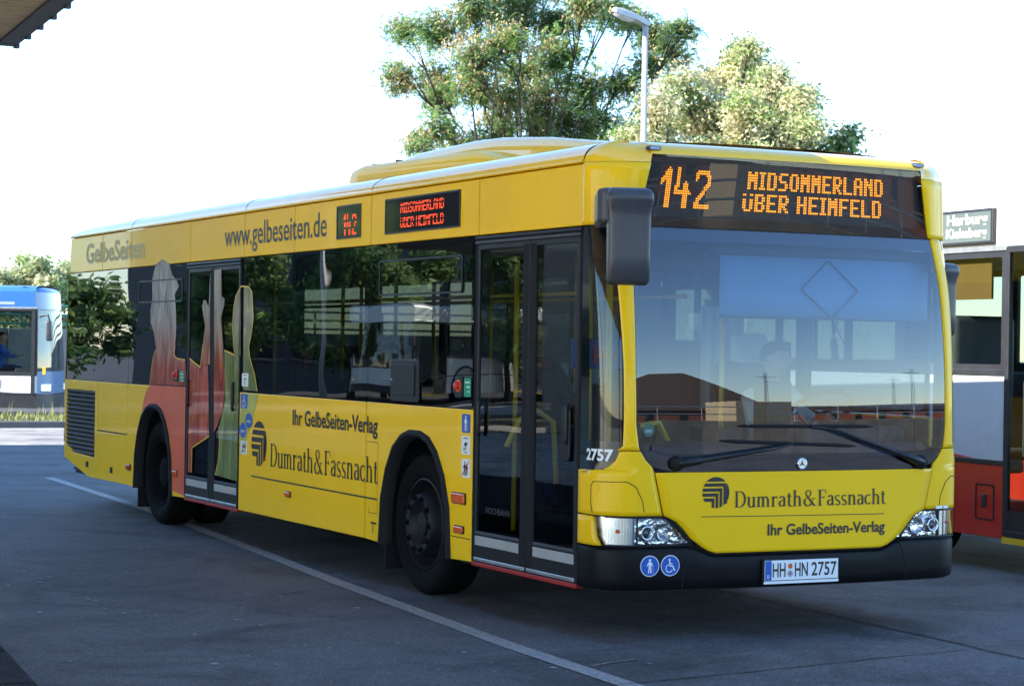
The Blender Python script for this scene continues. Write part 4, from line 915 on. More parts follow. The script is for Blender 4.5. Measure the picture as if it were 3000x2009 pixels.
# ------------------------------------------------------------------ seated people
def person(loc, rz, top, label, hair='hair', scale=1., arms=((.24, -.28, .30), (.20, -.46, .34)), head_turn=0, scarf=None):
    """seated figure, hips at loc, facing local -Y; one skinned, remeshed surface"""
    V = []; E_ = []; Rr = []
    def v(p, r): V.append(Vector(p)); Rr.append(r); return len(V)-1
    pel = v((0, 0, .06), .155); w_ = v((0, .01, .22), .135); ch = v((0, .0, .42), .165); nk = v((0, -.01, .56), .065); hd0 = v((0, -.02, .64), .06)
    E_ += [(pel, w_), (w_, ch), (ch, nk), (nk, hd0)]
    for s in (-1, 1):
        sh = v((s*.17, .0, .48), .075); el = v((s*arms[0][0], arms[0][1], arms[0][2]), .048); wr = v((s*arms[1][0], arms[1][1], arms[1][2]), .032); hn = v((s*arms[1][0]*.92, arms[1][1]-.08, arms[1][2]+.01), .038)
        E_ += [(ch, sh), (sh, el), (el, wr), (wr, hn)]
        for q_ in range(4):
            fx = s*arms[1][0]*.92+(q_-1.5)*.018; a = v((fx, arms[1][1]-.12, arms[1][2]+.0), .0095); b_ = v((fx, arms[1][1]-.155, arms[1][2]-.02), .009); E_ += [(hn, a), (a, b_)]
        a = v((s*arms[1][0]*.92-s*.04, arms[1][1]-.085, arms[1][2]+.02), .011); b_ = v((s*arms[1][0]*.92-s*.055, arms[1][1]-.115, arms[1][2]+.02), .01); E_ += [(hn, a), (a, b_)]
        hp = v((s*.095, -.05, .05), .10); kn = v((s*.12, -.44, .06), .07); an = v((s*.12, -.46, -.34), .048); to = v((s*.13, -.62, -.40), .042); E_ += [(pel, hp), (hp, kn), (kn, an), (an, to)]
    me = bpy.data.meshes.new('person'); me.from_pydata(V, E_, []); o = bpy.data.objects.new('person', me); COL.objects.link(o)
    md = o.modifiers.new('skin', 'SKIN'); md.use_smooth_shade = True
    for i, r in enumerate(Rr): me.skin_vertices[0].data[i].radius = (r, r)
    me.skin_vertices[0].data[0].use_root = True
    sb = o.modifiers.new('sub', 'SUBSURF'); sb.levels = 1; sb.render_levels = 1
    dg = bpy.context.evaluated_depsgraph_get(); me2 = bpy.data.meshes.new_from_object(o.evaluated_get(dg)); bpy.data.objects.remove(o)
    bm = bmesh.new(); bm.from_mesh(me2)
    # head: shaped sphere with brow, nose, chin and ears
    res = bmesh.ops.create_uvsphere(bm, u_segments=28, v_segments=20, radius=1.)
    hc = Vector((0, -.035, .735)); HT = Matrix.Rotation(head_turn, 3, 'Z')
    for vv in res['verts']:
        p = vv.co.copy(); x, y, z = p.x*.076, p.y*.098, p.z*.118
        if z < 0: x *= 1-.22*(-p.z); y = y*(1-.10*(-p.z))-.012*(-p.z)
        if p.y < 0:
            nose = math.exp(-(p.x/.16)**2-((p.z+.12)/.20)**2)*max(0, -p.y); y -= .030*nose
            y += .010*math.exp(-((abs(p.x)-.36)/.16)**2-((p.z-.1)/.11)**2)*max(0, -p.y); y -= .006*math.exp(-(p.x/.4)**2-((p.z-.28)/.1)**2)
            y += .006*math.exp(-(p.x/.35)**2-((p.z+.52)/.05)**2); y -= .008*math.exp(-(p.x/.3)**2-((p.z+.85)/.15)**2)
        if abs(p.x) > .86: x += math.copysign(.016, p.x)*math.exp(-((p.y-.1)/.2)**2-((p.z)/.25)**2)
        vv.co = hc+HT @ Vector((x, y, z))
    bm.to_mesh(me2); bm.free()
    o2 = bpy.data.objects.new('person', me2); COL.objects.link(o2)
    rm = o2.modifiers.new('remesh', 'REMESH'); rm.mode = 'VOXEL'; rm.voxel_size = .0085; rm.use_smooth_shade = True
    dg = bpy.context.evaluated_depsgraph_get(); me3 = bpy.data.meshes.new_from_object(o2.evaluated_get(dg)); bpy.data.objects.remove(o2)
    o = bpy.data.objects.new('person', me3); COL.objects.link(o); me3.materials.clear()
    for mn in ('skin', top, 'cloth_navy', 'black_plastic', scarf or top): me3.materials.append(MATS[mn])
    for p in me3.polygons:
        c = p.center; p.use_smooth = True
        hand = c.y < arms[1][1]+.0 and c.z > .1
        p.material_index = 0 if c.z > .575 or hand else 4 if c.z > .50 and abs(c.x) < .11 else 1 if c.z > .12 or (c.z > .05 and c.y > -.1) else 2 if c.z > -.35 else 3
    # hair cap
    mb = MB(); rows = []
    for i in range(9):
        th = R(4+i*11.5); rw = []
        for k in range(24):
            ph = 2*math.pi*k/24; cut = 1 if math.sin(ph) > -.2 else .66
            t2 = th*cut; rw.append(hc+HT @ Vector((.081*math.sin(t2)*math.cos(ph), .104*math.sin(t2)*math.sin(ph)+.004, .123*math.cos(t2))))
        rows.append(rw)
    mb.grid(rows, close=True)
    global LOCAL
    LOCAL = True; h = mb.build('hair', hair, o, smooth=True, fix=False); LOCAL = False
    o.location = loc; o.rotation_euler = (0, 0, rz); o.scale = (scale,)*3
    return tag(o, label, 'person')
person((.70, 1.36, .895), 0, 'shirt_white', 'person in white shirt driving the yellow bus, head turned aside', arms=((.25, -.20, .30), (.16, -.36, .36)), head_turn=R(38))
person((-.93, 3.98, .86), 0, 'cloth_navy', 'person in dark blue top sitting at a window of the yellow bus', arms=((.24, -.12, .26), (.15, -.32, .28)))
person((-.93, 5.75, .86), R(20), 'cloth_purple', 'grey haired person in purple top sitting near the wheelchair stickers', hair='hair_grey', arms=((.24, -.12, .26), (.12, -.32, .2)))
person((-.46, 2.55, 1.05), 0, 'cloth_black', 'person in black with a pink scarf sitting behind the front door', arms=((.24, -.12, .26), (.15, -.32, .24)), scarf='cloth_pink')
# ------------------------------------------------------------------ ground
def asphalt(name, base, line=None):
    mt, t, b = nodes(name); L = t.links.new; tc = N(t, 'ShaderNodeTexCoord')
    big = N(t, 'ShaderNodeTexNoise', Scale=.35, Detail=5., Roughness=.6); mid = N(t, 'ShaderNodeTexNoise', Scale=5., Detail=6., Roughness=.7); fine = N(t, 'ShaderNodeTexNoise', Scale=70., Detail=3., Roughness=.8); vo = N(t, 'ShaderNodeTexVoronoi', Scale=95.)
    for n in (big, mid, fine, vo): L(tc.outputs['Object'], n.inputs['Vector'])
    agg = N(t, 'ShaderNodeTexNoise', Scale=26., Detail=4., Roughness=.75); L(tc.outputs['Object'], agg.inputs['Vector']); stn = N(t, 'ShaderNodeTexNoise', Scale=.9, Detail=7., Roughness=.7, Distortion=.8); L(tc.outputs['Object'], stn.inputs['Vector'])
    def ramp(n, lo, hi, a=.3, c=.7, out='Fac'):
        r = N(t, 'ShaderNodeMapRange'); r.inputs['From Min'].default_value = a; r.inputs['From Max'].default_value = c; r.inputs['To Min'].default_value = lo; r.inputs['To Max'].default_value = hi; L(n.outputs[out], r.inputs['Value']); return r.outputs[0]
    def mul(a, c):
        m_ = N(t, 'ShaderNodeMath', operation='MULTIPLY'); L(a, m_.inputs[0]); L(c, m_.inputs[1]); return m_.outputs[0]
    f = mul(mul(ramp(big, .8, 1.2), ramp(mid, .72, 1.28)), mul(ramp(fine, .35, 1.8), ramp(vo, .6, 1.5, .1, .7, 'Distance')))
    f = mul(f, mul(ramp(agg, .7, 1.35, .35, .65), ramp(stn, .50, 1.12, .36, .55)))
    mx = N(t, 'ShaderNodeMix', data_type='RGBA', blend_type='MULTIPLY'); mx.inputs[0].default_value = 1; mx.inputs[6].default_value = (*base, 1); L(f, mx.inputs[7]); L(mx.outputs[2], b.inputs['Base Color'])
    L(ramp(mid, .6, .9), b.inputs['Roughness'])
    bp = N(t, 'ShaderNodeBump', Strength=.55, Distance=.006); L(mul(ramp(fine, 0, 1), ramp(vo, 0, 1, 0, .6, 'Distance')), bp.inputs['Height']); L(bp.outputs[0], b.inputs['Normal'])
    return mt
asphalt('asphalt', (.066, .067, .072)); asphalt('platform_top', (.016, .015, .018)); asphalt('concrete', (.20, .185, .17)); asphalt('paving', (.40, .36, .30)); asphalt('tar', (.02, .02, .021))
MATS['platform_top'].node_tree.nodes['Principled BSDF'].inputs['Specular IOR Level'].default_value = .05
# worn paint: white broken by asphalt
mt, t, b = nodes('road_paint'); L = t.links.new; tc = N(t, 'ShaderNodeTexCoord'); n1 = N(t, 'ShaderNodeTexNoise', Scale=38., Detail=6., Roughness=.75); L(tc.outputs['Object'], n1.inputs['Vector'])
cr = N(t, 'ShaderNodeValToRGB'); cr.color_ramp.elements[0].position = .38; cr.color_ramp.elements[1].position = .62; cr.color_ramp.elements[0].color = (.17, .17, .17, 1); cr.color_ramp.elements[1].color = (.40, .40, .39, 1)
L(n1.outputs['Fac'], cr.inputs['Fac']); L(cr.outputs[0], b.inputs['Base Color']); b.inputs['Roughness'].default_value = .7
def ground_sheet(name, pts, z, mat):
    return tag(sheet(pts, z, 'Z').build(name, mat), kind='structure')
ground_sheet('road', [(-400, -400), (400, -400), (400, 500), (-400, 500)], 0, 'asphalt')
LN = [(-.50, 15.3), (-.52, 14.9), (-.80, 10.4), (-1.01, 8.1), (-1.22, 5.95), (-1.47, 3.6), (-1.66, 1.45), (-1.76, .3), (-1.83, -1.1), (-1.95, -4), (-2.1, -9), (-2.3, -16)]
mb = MB(); rows = []
for i, (x, y) in enumerate(LN):
    a = Vector(LN[max(0, i-1)]); c = Vector(LN[min(len(LN)-1, i+1)]); d = (c-a).normalized(); n_ = Vector((-d.y, d.x))*.062
    rows.append([Vector((x+n_.x, y+n_.y, .004)), Vector((x-n_.x, y-n_.y, .004))])
tag(MB().grid(rows).build('lane_line', 'road_paint'), kind='structure')
def ribbon(name, pts, wd, z, mat, wob=0):
    rows = []; P = []
    for (a, c) in zip(pts, pts[1:]):
        n = max(2, int((Vector(c)-Vector(a)).length/.12))
        for k in range(n): P.append(Vector(a).lerp(Vector(c), k/n)+Vector((random.gauss(0, wob), random.gauss(0, wob))))
    P.append(Vector(pts[-1]))
    for i, p in enumerate(P):
        d = (P[min(i+1, len(P)-1)]-P[max(0, i-1)]).normalized(); n_ = Vector((-d.y, d.x))*wd*random.uniform(.7, 1.3)/2
        rows.append([Vector((p.x+n_.x, p.y+n_.y, z)), Vector((p.x-n_.x, p.y-n_.y, z))])
    return tag(MB().grid(rows).build(name, mat), kind='structure')
ribbon('road_joint', [(1.35, 14), (.95, 4), (.70, -1.2), (.45, -6), (.2, -14)], .028, .004, 'tar', .006)
ribbon('road_joint', [(-3.1, -1.6), (-1.9, -1.15), (.6, -.78)], .012, .004, 'tar', .008)
ribbon('faint_mark', [(-1.72, -.55), (-1.35, -.42)], .022, .0045, 'concrete', .010)
# spots of gum and droppings
mb = MB()
for k in range(150):
    x, y = random.uniform(-4.3, -1.9), random.uniform(-1, 12); 
    if random.random() < .35: x, y = random.uniform(-4.3, 3), random.uniform(-1.5, 22)
    r = random.choice([.008, .011, .014, .022])*random.uniform(.7, 1.2); a0 = random.random()*6
    mb.add([(x+r*random.uniform(.6, 1.2)*math.cos(a0+j*.785), y+r*random.uniform(.8, 1.8)*math.sin(a0+j*.785), .005) for j in range(8)], [tuple(range(8))])
pm('gum', (.30, .30, .32), .8, var=.3)
tag(mb.build('road_spots', 'gum', fix=False), 'pale specks of gum scattered on the dark road', 'litter', kind='stuff')
pts_sun = [(-40, 23.35), (30, 23.35), (30, 30.0), (-40, 30.0)]
ground_sheet('sun_strip', pts_sun, .004, 'concrete')  # paler ground colour imitates the sunlit strip past the shade edge
# platform with kerb
PE = lambda y: -4.65+.1085*(y-.2)
tag(prism([(PE(24)-.0, 24), (PE(-30), -30), (-14, -30), (-14, 24)], 0, .15, 'Z').build('platform', 'platform_top', bevel=.015), kind='structure')
ground_sheet('platform_paving', [(-6.6, -29.5), (-6.6, 23.5), (-13.9, 23.5), (-13.9, -29.5)], .155, 'paving')
ground_sheet('forecourt', [(-14.1, -60), (-14.1, 44), (-60, 44), (-60, -60)], .006, 'paving')
for k in range(52):
    y0 = -28+k; y1 = y0+.985
    o = prism([(PE(y0), y0), (PE(y1), y1), (PE(y1)-.16, y1), (PE(y0)-.16, y0)], -.02, .165, 'Z').build('kerbstone', 'platform_top', bpy.data.objects['platform'], bevel=.01)

# ------------------------------------------------------------------ station canopy over the platform
pm('fascia', (.022, .026, .040), .5, var=.15, vscale=3); pm('soffit', (.50, .38, .26), .6, var=.22, vscale=7); pm('steel_grey', (.20, .21, .22), .45, metal=.5, var=.1); pm('roof_felt', (.08, .08, .085), .9, var=.2)
HC = 4.5
EX = lambda y: -2.31-.081*(9.82-y)          # right-hand edge
can = empty('station_canopy', (-6.5, 2, .15), label='dark edged station canopy with slatted wooden soffit above the platform', cat='canopy')
Y0, Y1, XL = -32., 9.82, -13.6
ux = Vector((-.079, -1)).normalized()
def cz(name, pts, z0, z1, mat, bev=0): return prism(pts, z0, z1, 'Z').build(name, mat, can, bevel=bev)
cz('roof_deck', [(EX(Y0)-.05, Y0), (EX(Y1)-.05, Y1-.05), (XL, Y1-.05), (XL, Y0)], HC+.05, HC+.24, 'roof_felt')
cz('fascia', [(EX(Y0), Y0), (EX(Y1), Y1), (EX(Y1)-.18, Y1-.0), (EX(Y0)-.18, Y0)], HC-.012, HC+.26, 'fascia')
cz('fascia', [(EX(Y1)-.003, Y1+.003), (XL, Y1+.003), (XL, Y1-.18), (EX(Y1)-.015, Y1-.18)], HC-.015, HC+.265, 'fascia')
nb = 252; pitch = .163
for k in range(nb):
    y = Y1-.22-k*pitch
    if y < Y0+.3: break
    x1 = EX(y)-.185; MB().box(XL+.1, x1, y-.07, y+.07, HC+.01, HC+.04).build('soffit_slat', 'soffit', can)
for k in range(40):
    y = Y1-.02-k*.66
    MB().box(EX(y)-.02, EX(y)+.03, y-.03, y+.03, HC-.03, HC+.02).build('gutter_clip', 'fascia', can)
for y in (-26, -17, -8, 1, 8): MB().tube([(-9.6, y, .1), (-9.6, y, HC+.05)], .13, 14).build('column', 'steel_grey', can, smooth=True)

# ------------------------------------------------------------------ other buses
pm('bus_white', (.78, .78, .76), .3, coat=.5, var=.03); pm('bus_silver', (.60, .62, .64), .4, coat=.3, var=.05); pm('bus_red', (.62, .03, .02), .35, coat=.4, var=.08); pm('bus_blue', (.035, .15, .40), .3, coat=.5, var=.05); pm('bus_ltblue', (.10, .20, .38), .3, coat=.5, var=.05); pm('bus_dark', (.02, .021, .025), .4, var=.15); pm('bus_yellow', (.75, .5, .02), .4); pm('wood_orange', (.26, .14, .03), .6, var=.1)
def simple_bus(loc, rz, label, roofm, bandm, lowm, skm, L_=11.9, zs=(.30, .78, 1.42, 2.40, 2.80), doors=((.45, 1.75), (5.7, 7.1)), cab='seat_shell', group=None, nose=None):
    global LOCAL
    b0 = empty('city_bus', loc, rz, label, 'bus', group); LOCAL = True
    z0, z1, z2, z3, z4 = zs; hw = 1.25
    def near_door(a, c): return any(a < d1-.01 and c > d0+.01 for d0, d1 in doors)
    wheels = (2.75, 8.6)
    for sx in (-1, 1):
        X = sx*hw; ds = doors if sx < 0 else ()
        cuts = sorted(set([.25, L_]+[q for d in ds for q in d])); segs = [(a, c) for a, c in zip(cuts, cuts[1:]) if (a, c) not in ds]
        for a, c in segs:
            for wy in wheels:
                if a < wy < c:
                    A = [(wy+.58*math.cos(R(g)), .48+.58*math.sin(R(g))) for g in range(-18, 199, 18)]
                    prism([(a+.005, z0), (A[-1][0], z0)]+list(reversed(A))+[(A[0][0], z0), (c-.005, z0), (c-.005, z1), *([(wy+.62*math.cos(R(g)), .48+.62*math.sin(R(g))) for g in range(0, 181, 15) if .48+.62*math.sin(R(g)) > z1]), (a+.005, z1)], X, X-sx*.03).build('skirt_panel', skm, b0, bevel=.006)
                    break
            else: prism([(a+.005, z0), (c-.005, z0), (c-.005, z1), (a+.005, z1)], X, X-sx*.03).build('skirt_panel', skm, b0, bevel=.006)
            prism([(a+.005, z1+.012), (c-.005, z1+.012), (c-.005, z2-.02), (a+.005, z2-.02)], X-sx*.004, X-sx*.03).build('side_panel', lowm, b0, bevel=.006)
            prism([(a, z1-.01), (c, z1-.01), (c, z1+.03), (a, z1+.03)], X+sx*.006, X-sx*.02).build('rub_rail', 'bus_dark', b0, bevel=.004)
            prism([(a, z2-.03), (c, z2-.03), (c, z2+.02), (a, z2+.02)], X+sx*.005, X-sx*.02).build('rub_rail', 'bus_dark', b0, bevel=.004)
            n = max(1, round((c-a)/1.55))
            for k in range(n):
                y0_, y1_ = a+(c-a)*k/n, a+(c-a)*(k+1)/n
                wn = sheet([(y0_, z2), (y1_, z2), (y1_, z3), (y0_, z3)], X-sx*.012).build('side_window', 'glass_door', b0, fix=False)
                frame(y0_, y1_, z2, z3, .06, X-sx*.005, X-sx*.04, r=.05).build('window_border', 'bus_dark', wn)
        prism([(.3, z3), (L_, z3), (L_, z4), (.3, z4)], X, X-sx*.03).build('band_panel', bandm, b0, bevel=.01)
        prism([(.28, z3-.012), (L_, z3-.012), (L_, z3+.03), (.28, z3+.03)], X+sx*.008, X-sx*.02).build('drip_rail', 'alu', b0, bevel=.004)
        MB().grid([[Vector((sx*(hw-.25*(1-math.cos(R(9*k)))), y, z4+.13*math.sin(R(9*k)))) for k in range(11)] for y in (.3, L_/2, L_)]).build('roof_coving', roofm, b0, smooth=True, fix=False)
        for wy in wheels:
            w0 = MB().lathe([(.30, -.16), (.335, -.006), (.44, 0), (.478, -.05), (.478, -.22), (.40, -.27), (.3, -.27)], (sx*1.2, wy, .478), 'X', 36, sgn=sx).build('wheel', 'tyre', b0, smooth=True)
            MB().lathe([(.31, -.02), (.28, -.06), (.2, -.02), (.15, .01), (.08, .03), (0, .03)], (sx*1.2, wy, .478), 'X', 30, sgn=sx).build('rim', 'rim', w0, smooth=True)
            MB().grid([[Vector((X-sx*.02, wy+.58*math.cos(R(g)), .48+.58*math.sin(R(g)))), Vector((X-sx*.5, wy+.58*math.cos(R(g)), .48+.58*math.sin(R(g))))] for g in range(-10, 191, 20)]).build('wheel_housing', 'rubber', b0, smooth=True)
        for wy in wheels: MB().tube([(X+sx*.005, wy+.60*math.cos(R(g)), .48+.60*math.sin(R(g))) for g in range(-15, 196, 15)], .035, 8).build('wheel_arch_trim', 'rubber', b0, smooth=True)
    for d0, d1 in doors:
        dr = frame(d0, d1, z0+.02, z3+.02, .05, -hw+.03, -hw-.01, r=.03).build('passenger_door', 'bus_dark', b0, bevel=.005); mid = (d0+d1)/2
        MB().box(-hw-.012, -hw+.02, mid-.05, mid+.05, z0+.05, z3-.03).build('door_post', 'bus_dark', dr, bevel=.01)
        for a, c in ((d0+.05, mid-.05), (mid+.05, d1-.05)):
            sheet([(a, z0+.2), (c, z0+.2), (c, z3-.03), (a, z3-.03)], -hw+.005).build('door_glass', 'glass_door', dr, fix=False); MB().box(-hw-.004, -hw+.02, a, c, z0+.05, z0+.22).build('door_foot', 'bus_dark', dr)
        MB().box(-hw-.01, -hw+.1, d0, d1, z0-.03, z0+.018).build('door_step', 'bus_yellow', dr)
    MB().grid([[Vector((x, y, z4+.13+.03*(1-x*x))) for x in (-1, -.5, 0, .5, 1)] for y in (.3, L_/2, L_)]).build('roof', roofm, b0, smooth=True, fix=False)
    # nose: curved in plan, lower panel, screen, header
    def np2(s, z, off=0):
        a = abs(s); return Vector((s*1.0 if a < 1.25 else math.copysign(1.25, s), .0+.30*(a/1.25)**3.2+(.10*max(0, (z-1.3))/1.3)-off, z))
    def npatch(nm, za, zb, sw_, mat, off=0, s0=None): return MB().grid([[np2((s0 if s0 is not None else -sw_)+(sw_-(s0 if s0 is not None else -sw_))*k/18, za+(zb-za)*j/5, off) for k in range(19)] for j in range(6)]).build(nm, mat, b0, smooth=True, fix=False)
    nose = nose or bandm
    npatch('bumper', z0, .52, 1.25, 'bus_dark', .015); npatch('front_panel', .53, 1.02, 1.25, nose); npatch('windscreen', 1.03, 2.36, 1.22, 'glass_front'); npatch('front_header', 2.37, z4, 1.25, nose)
    npatch('pillar', 1.0, 2.38, 1.25, 'bus_dark', .006, 1.2); npatch('pillar', 1.0, 2.38, -1.19, 'bus_dark', .006, -1.25); npatch('inner_front', z0+.05, 1.0, 1.2, 'bus_dark', -.04)
    MB().grid([[np2(-1.2+2.4*k/18, z4, 0)+Vector((0, .3*(1-math.cos(R(a))), .13*math.sin(R(a)))) for k in range(19)] for a in range(0, 91, 15)]).build('roof_cap', roofm, b0, smooth=True, fix=False)
    for sx in (-1, 1):
        c = np2(sx*.95, .66, .0); h = MB().box(c.x-.16, c.x+.16, c.y-.03, c.y+.1, .57, .75, Matrix.Translation(c) @ Matrix.Rotation(sx*R(32), 4, 'Z') @ Matrix.Translation(-c)).build('headlamp', 'chrome_soft', b0, bevel=.02)
        MB().box(c.x-.15+sx*.22, c.x+.0+sx*.22, c.y+.02, c.y+.12, .57, .68, Matrix.Translation(c) @ Matrix.Rotation(sx*R(32), 4, 'Z') @ Matrix.Translation(-c)).build('indicator', 'lamp_orange', h, bevel=.01)
    MB().box(-1.2, 1.2, L_-.05, L_, z0, z4+.1).build('rear_panel', bandm, b0, bevel=.03)
    MB().box(-1.2, 1.2, .4, L_-.1, z0, z0+.05).build('bus_floor', 'bus_floor', b0); MB().box(-1.2, 1.2, .35, L_-.1, z3+.04, z3+.07).build('ceiling', 'inner_light', b0)
    for y in [2.4+.85*k for k in range(10)]:
        for x in (-.85, .85): 
            st_ = rbox('passenger_seat', x-.38, x+.38, y-.2, y+.2, z0+.45, z0+.56, cab, b0, .03); rbox('seat_back', x-.38, x+.38, y+.16, y+.25, z0+.5, z0+1.25, cab, st_, .03)
    rbox('dashboard', -1.0, 1.0, .35, .8, .7, 1.08, 'cab_grey', b0, .05)
    mr_ = MB().tube([(-1.25, .2, 2.2), (-1.4, .0, 2.25), (-1.42, -.05, 2.1)], .02, 6).build('mirror_arm', 'bus_dark', b0, smooth=True); rbox('mirror_housing', -1.53, -1.33, -.1, .02, 1.68, 2.12, 'mirror_plastic', mr_, .04)
    LOCAL = False
    return b0
pm('sign_grey', (.10, .125, .13), .2, coat=.6)
rb = simple_bus((4.72, .90, 0), R(-3.5), 'white, silver and red bus stopped behind the yellow bus', 'bus_white', 'bus_white', 'bus_silver', 'bus_red', zs=(.27, .84, 1.55, 2.50, 2.86), doors=((.40, 1.44), (5.7, 7.1)), group=None)
LOCAL = True
o = MB().box(-1.285, -1.245, 1.57, 3.30, 2.545, 2.825).build('side_display', 'bus_dark', rb, bevel=.01)
o2 = sheet([(1.60, 2.57), (3.27, 2.57), (3.27, 2.80), (1.60, 2.80)], -1.2865).build('display_glass', 'sign_grey', o)
for s, y0, y1, za, zb in (('Harburg', 2.17, 1.635, 2.680, 2.790), ('r Kiekeberg', 2.27, 1.645, 2.580, 2.680)):
    v, f = fit_text(s, y0, y1, za, zb, .02); MB().add([(-1.289, a, b_) for a, b_ in v], f).build('led_text', 'led_pale', o, fix=False)
frame(1.55, 1.79, .40, .68, .012, -1.256, -1.25, r=.02).build('flap_outline', 'seam', rb)
MB().box(-1.275, -1.25, 1.65, 1.69, .50, .60).build('flap_handle', 'bus_dark', rb, bevel=.006)
MB().box(-1.0, -.6, 2.55, 2.58, 1.62, 1.78).build('advert_board', 'ink_blue', rb)
MB().box(-1.0, -.65, 2.54, 2.552, 1.64, 1.73).build('advert_patch', 'ink_red', rb)
MB().box(-1.18, -1.16, 1.72, 3.4, 2.12, 2.47).build('roller_blind', 'wood_orange', rb)
for yy in (2.3, 3.1): rbox('seat_back', -1.1, -.5, yy, yy+.1, 1.3, 2.0, 'seat_shell', rb, .05)
LOCAL = False
bb = simple_bus((5.1, 36.0, 0), R(64), 'blue roofed bus standing beyond the grass verge', 'bus_blue', 'bus_blue', 'bus_white', 'bus_dark', zs=(.22, .52, .95, 2.38, 2.74), doors=((5.7, 7.1),), nose='bus_ltblue')
LOCAL = True
MB().box(-1.262, -1.25, 1.05, 1.22, .66, .84).build('sticker', 'ink_red', bb); MB().box(-1.262, -1.25, 1.08, 1.2, .55, .63).build('sticker', 'ink', bb)
MB().box(-1.268, -1.24, .30, .38, .52, 2.38).build('pillar', 'bus_dark', bb); v, f = fit_text('VHH', 1.7, .75, 2.44, 2.53, .03)
MB().box(-1.30, -1.24, .06, .12, .96, 1.12).build('reflector_strip', 'bus_yellow', bb)
MB().box(-1.256, -1.249, .75, 1.6, 2.46, 2.52).build('lettering', 'ink_grey', bb)
LOCAL = False
person((4.01, 37.0, 1.02), R(64), 'shirt_blue', 'person in blue shirt driving the blue roofed bus', arms=((.25, -.2, .3), (.18, -.38, .34)))
simple_bus((-20, 47.0, 0), R(62), 'white bus parked far behind the platform', 'bus_white', 'bus_white', 'bus_white', 'bus_white', zs=(.30, .8, 1.35, 2.40, 2.80))

# ------------------------------------------------------------------ far verge, wall, fence
pm('grass_soil', (.09, .085, .04), .9, var=.4, vscale=3); pm('grass', (.10, .17, .03), .7, var=.5, vscale=.8, col2=(.22, .22, .05)); pm('kerb', (.10, .10, .10), .8, var=.2); pm('wall_grey', (.28, .255, .23), .85, var=.25, vscale=2.5, bump=.3, bscale=8, bdist=.02); pm('rail_green', (.03, .22, .16), .4)
tag(MB().box(-40, 30, 30.0, 30.18, -.02, .13).build('kerb', 'kerb', bevel=.02), kind='structure'); tag(MB().box(-40, 30, 30.18, 34.2, -.02, .10).build('verge', 'grass_soil'), kind='structure')
mb = MB()
for k in range(9000):
    x, y = random.uniform(-14, 12), random.uniform(30.25, 34.1); h = random.uniform(.05, .16)*(2.6 if random.random() < .06 and 3 < x < 6.5 else 1); a = random.random()*3.14; l = .012; tx_, ty_ = random.gauss(0, .05), random.gauss(0, .05)
    mb.add([(x-l*math.cos(a), y-l*math.sin(a), .09), (x+l*math.cos(a), y+l*math.sin(a), .09), (x+tx_, y+ty_, .09+h)], [(0, 1, 2)])
tag(mb.build('verge_grass', 'grass', fix=False), 'rough grass growing along the kerb by the blue bus', 'grass', kind='stuff')
wl = empty('retaining_wall', (2, 43, 0), label='grey retaining wall behind the blue bus', cat='wall')
for k in range(20): MB().box(-4+1.2*k, -4+1.2*k+1.18, 43+random.uniform(-.015, .015), 43.3, -.05, 2.0+random.uniform(-.01, .01)).build('wall_board', 'wall_grey', wl, bevel=.02)
fn = empty('railing', (2, 43.15, 2.5), label='green tube railing on top of the grey wall', cat='railing')
for z in (2.12, 2.35, 2.58): MB().tube([(-4, 43.15, z), (20, 43.15, z)], .03, 6).build('rail', 'rail_green', fn)
for k in range(13): MB().tube([(-4+2*k, 43.15, 1.95), (-4+2*k, 43.15, 2.58)], .03, 6).build('post', 'rail_green', fn)

# ------------------------------------------------------------------ street lamp
def street_lamp(base, h, label, yaw):
    l0 = empty('street_lamp', base, 0, label, 'lamp'); bx_, by_ = base[0], base[1]
    MB().tube([(bx_, by_, 0), (bx_, by_, h*.35), (bx_, by_, h)], [.075, .058, .046], 14).build('pole', 'steel_pale', l0, smooth=True)
    Ml = Matrix.Translation((bx_, by_, h)) @ Matrix.Rotation(yaw, 4, 'Z') @ Matrix.Rotation(R(-14), 4, 'X')
    rows = []
    for y, hw_, zt, zb in ((-.66, .02, .03, .0), (-.62, .10, .075, -.02), (-.45, .125, .095, -.03), (-.2, .115, .085, -.02), (.0, .06, .06, -.03), (.06, .055, .05, -.03)):
        rows.append([Ml @ Vector(p) for p in ((-hw_, y, zb), (-hw_*.95, y, zt*.6), (-hw_*.5, y, zt), (hw_*.5, y, zt), (hw_*.95, y, zt*.6), (hw_, y, zb))])
    mb = MB().grid(rows, close=True); n6 = 6; mb.f += [tuple(range(n6)), tuple(range(len(rows)*n6-1, (len(rows)-1)*n6-1, -1))]; mb.mi += [0, 0]
    hd = mb.build('lamp_head', 'steel_pale', l0, smooth=True, auto=R(35))
    rows = []
    for y, hw_, zb in ((-.63, .02, -.005), (-.58, .09, -.05), (-.42, .11, -.085), (-.28, .10, -.07), (-.20, .03, -.02)):
        rows.append([Ml @ Vector((hw_*math.cos(R(a)), y, -.018+(zb+.018)*math.sin(R(a)))) for a in range(0, 181, 20)])
    MB().grid(rows).build('lamp_lens', 'lens_milk', hd, smooth=True, fix=True)
pm('steel_pale', (.42, .42, .42), .5, metal=.3, var=.12, vscale=5); pm('lens_milk', (.62, .60, .55), .3, coat=.5, var=.1)
street_lamp((10.63, 19.95, 0), 7.12, 'grey street lamp rising above the yellow bus roof', R(-92))
street_lamp((-14, 36, 0), 6, 'grey street lamp beside the far parked white bus', R(60))

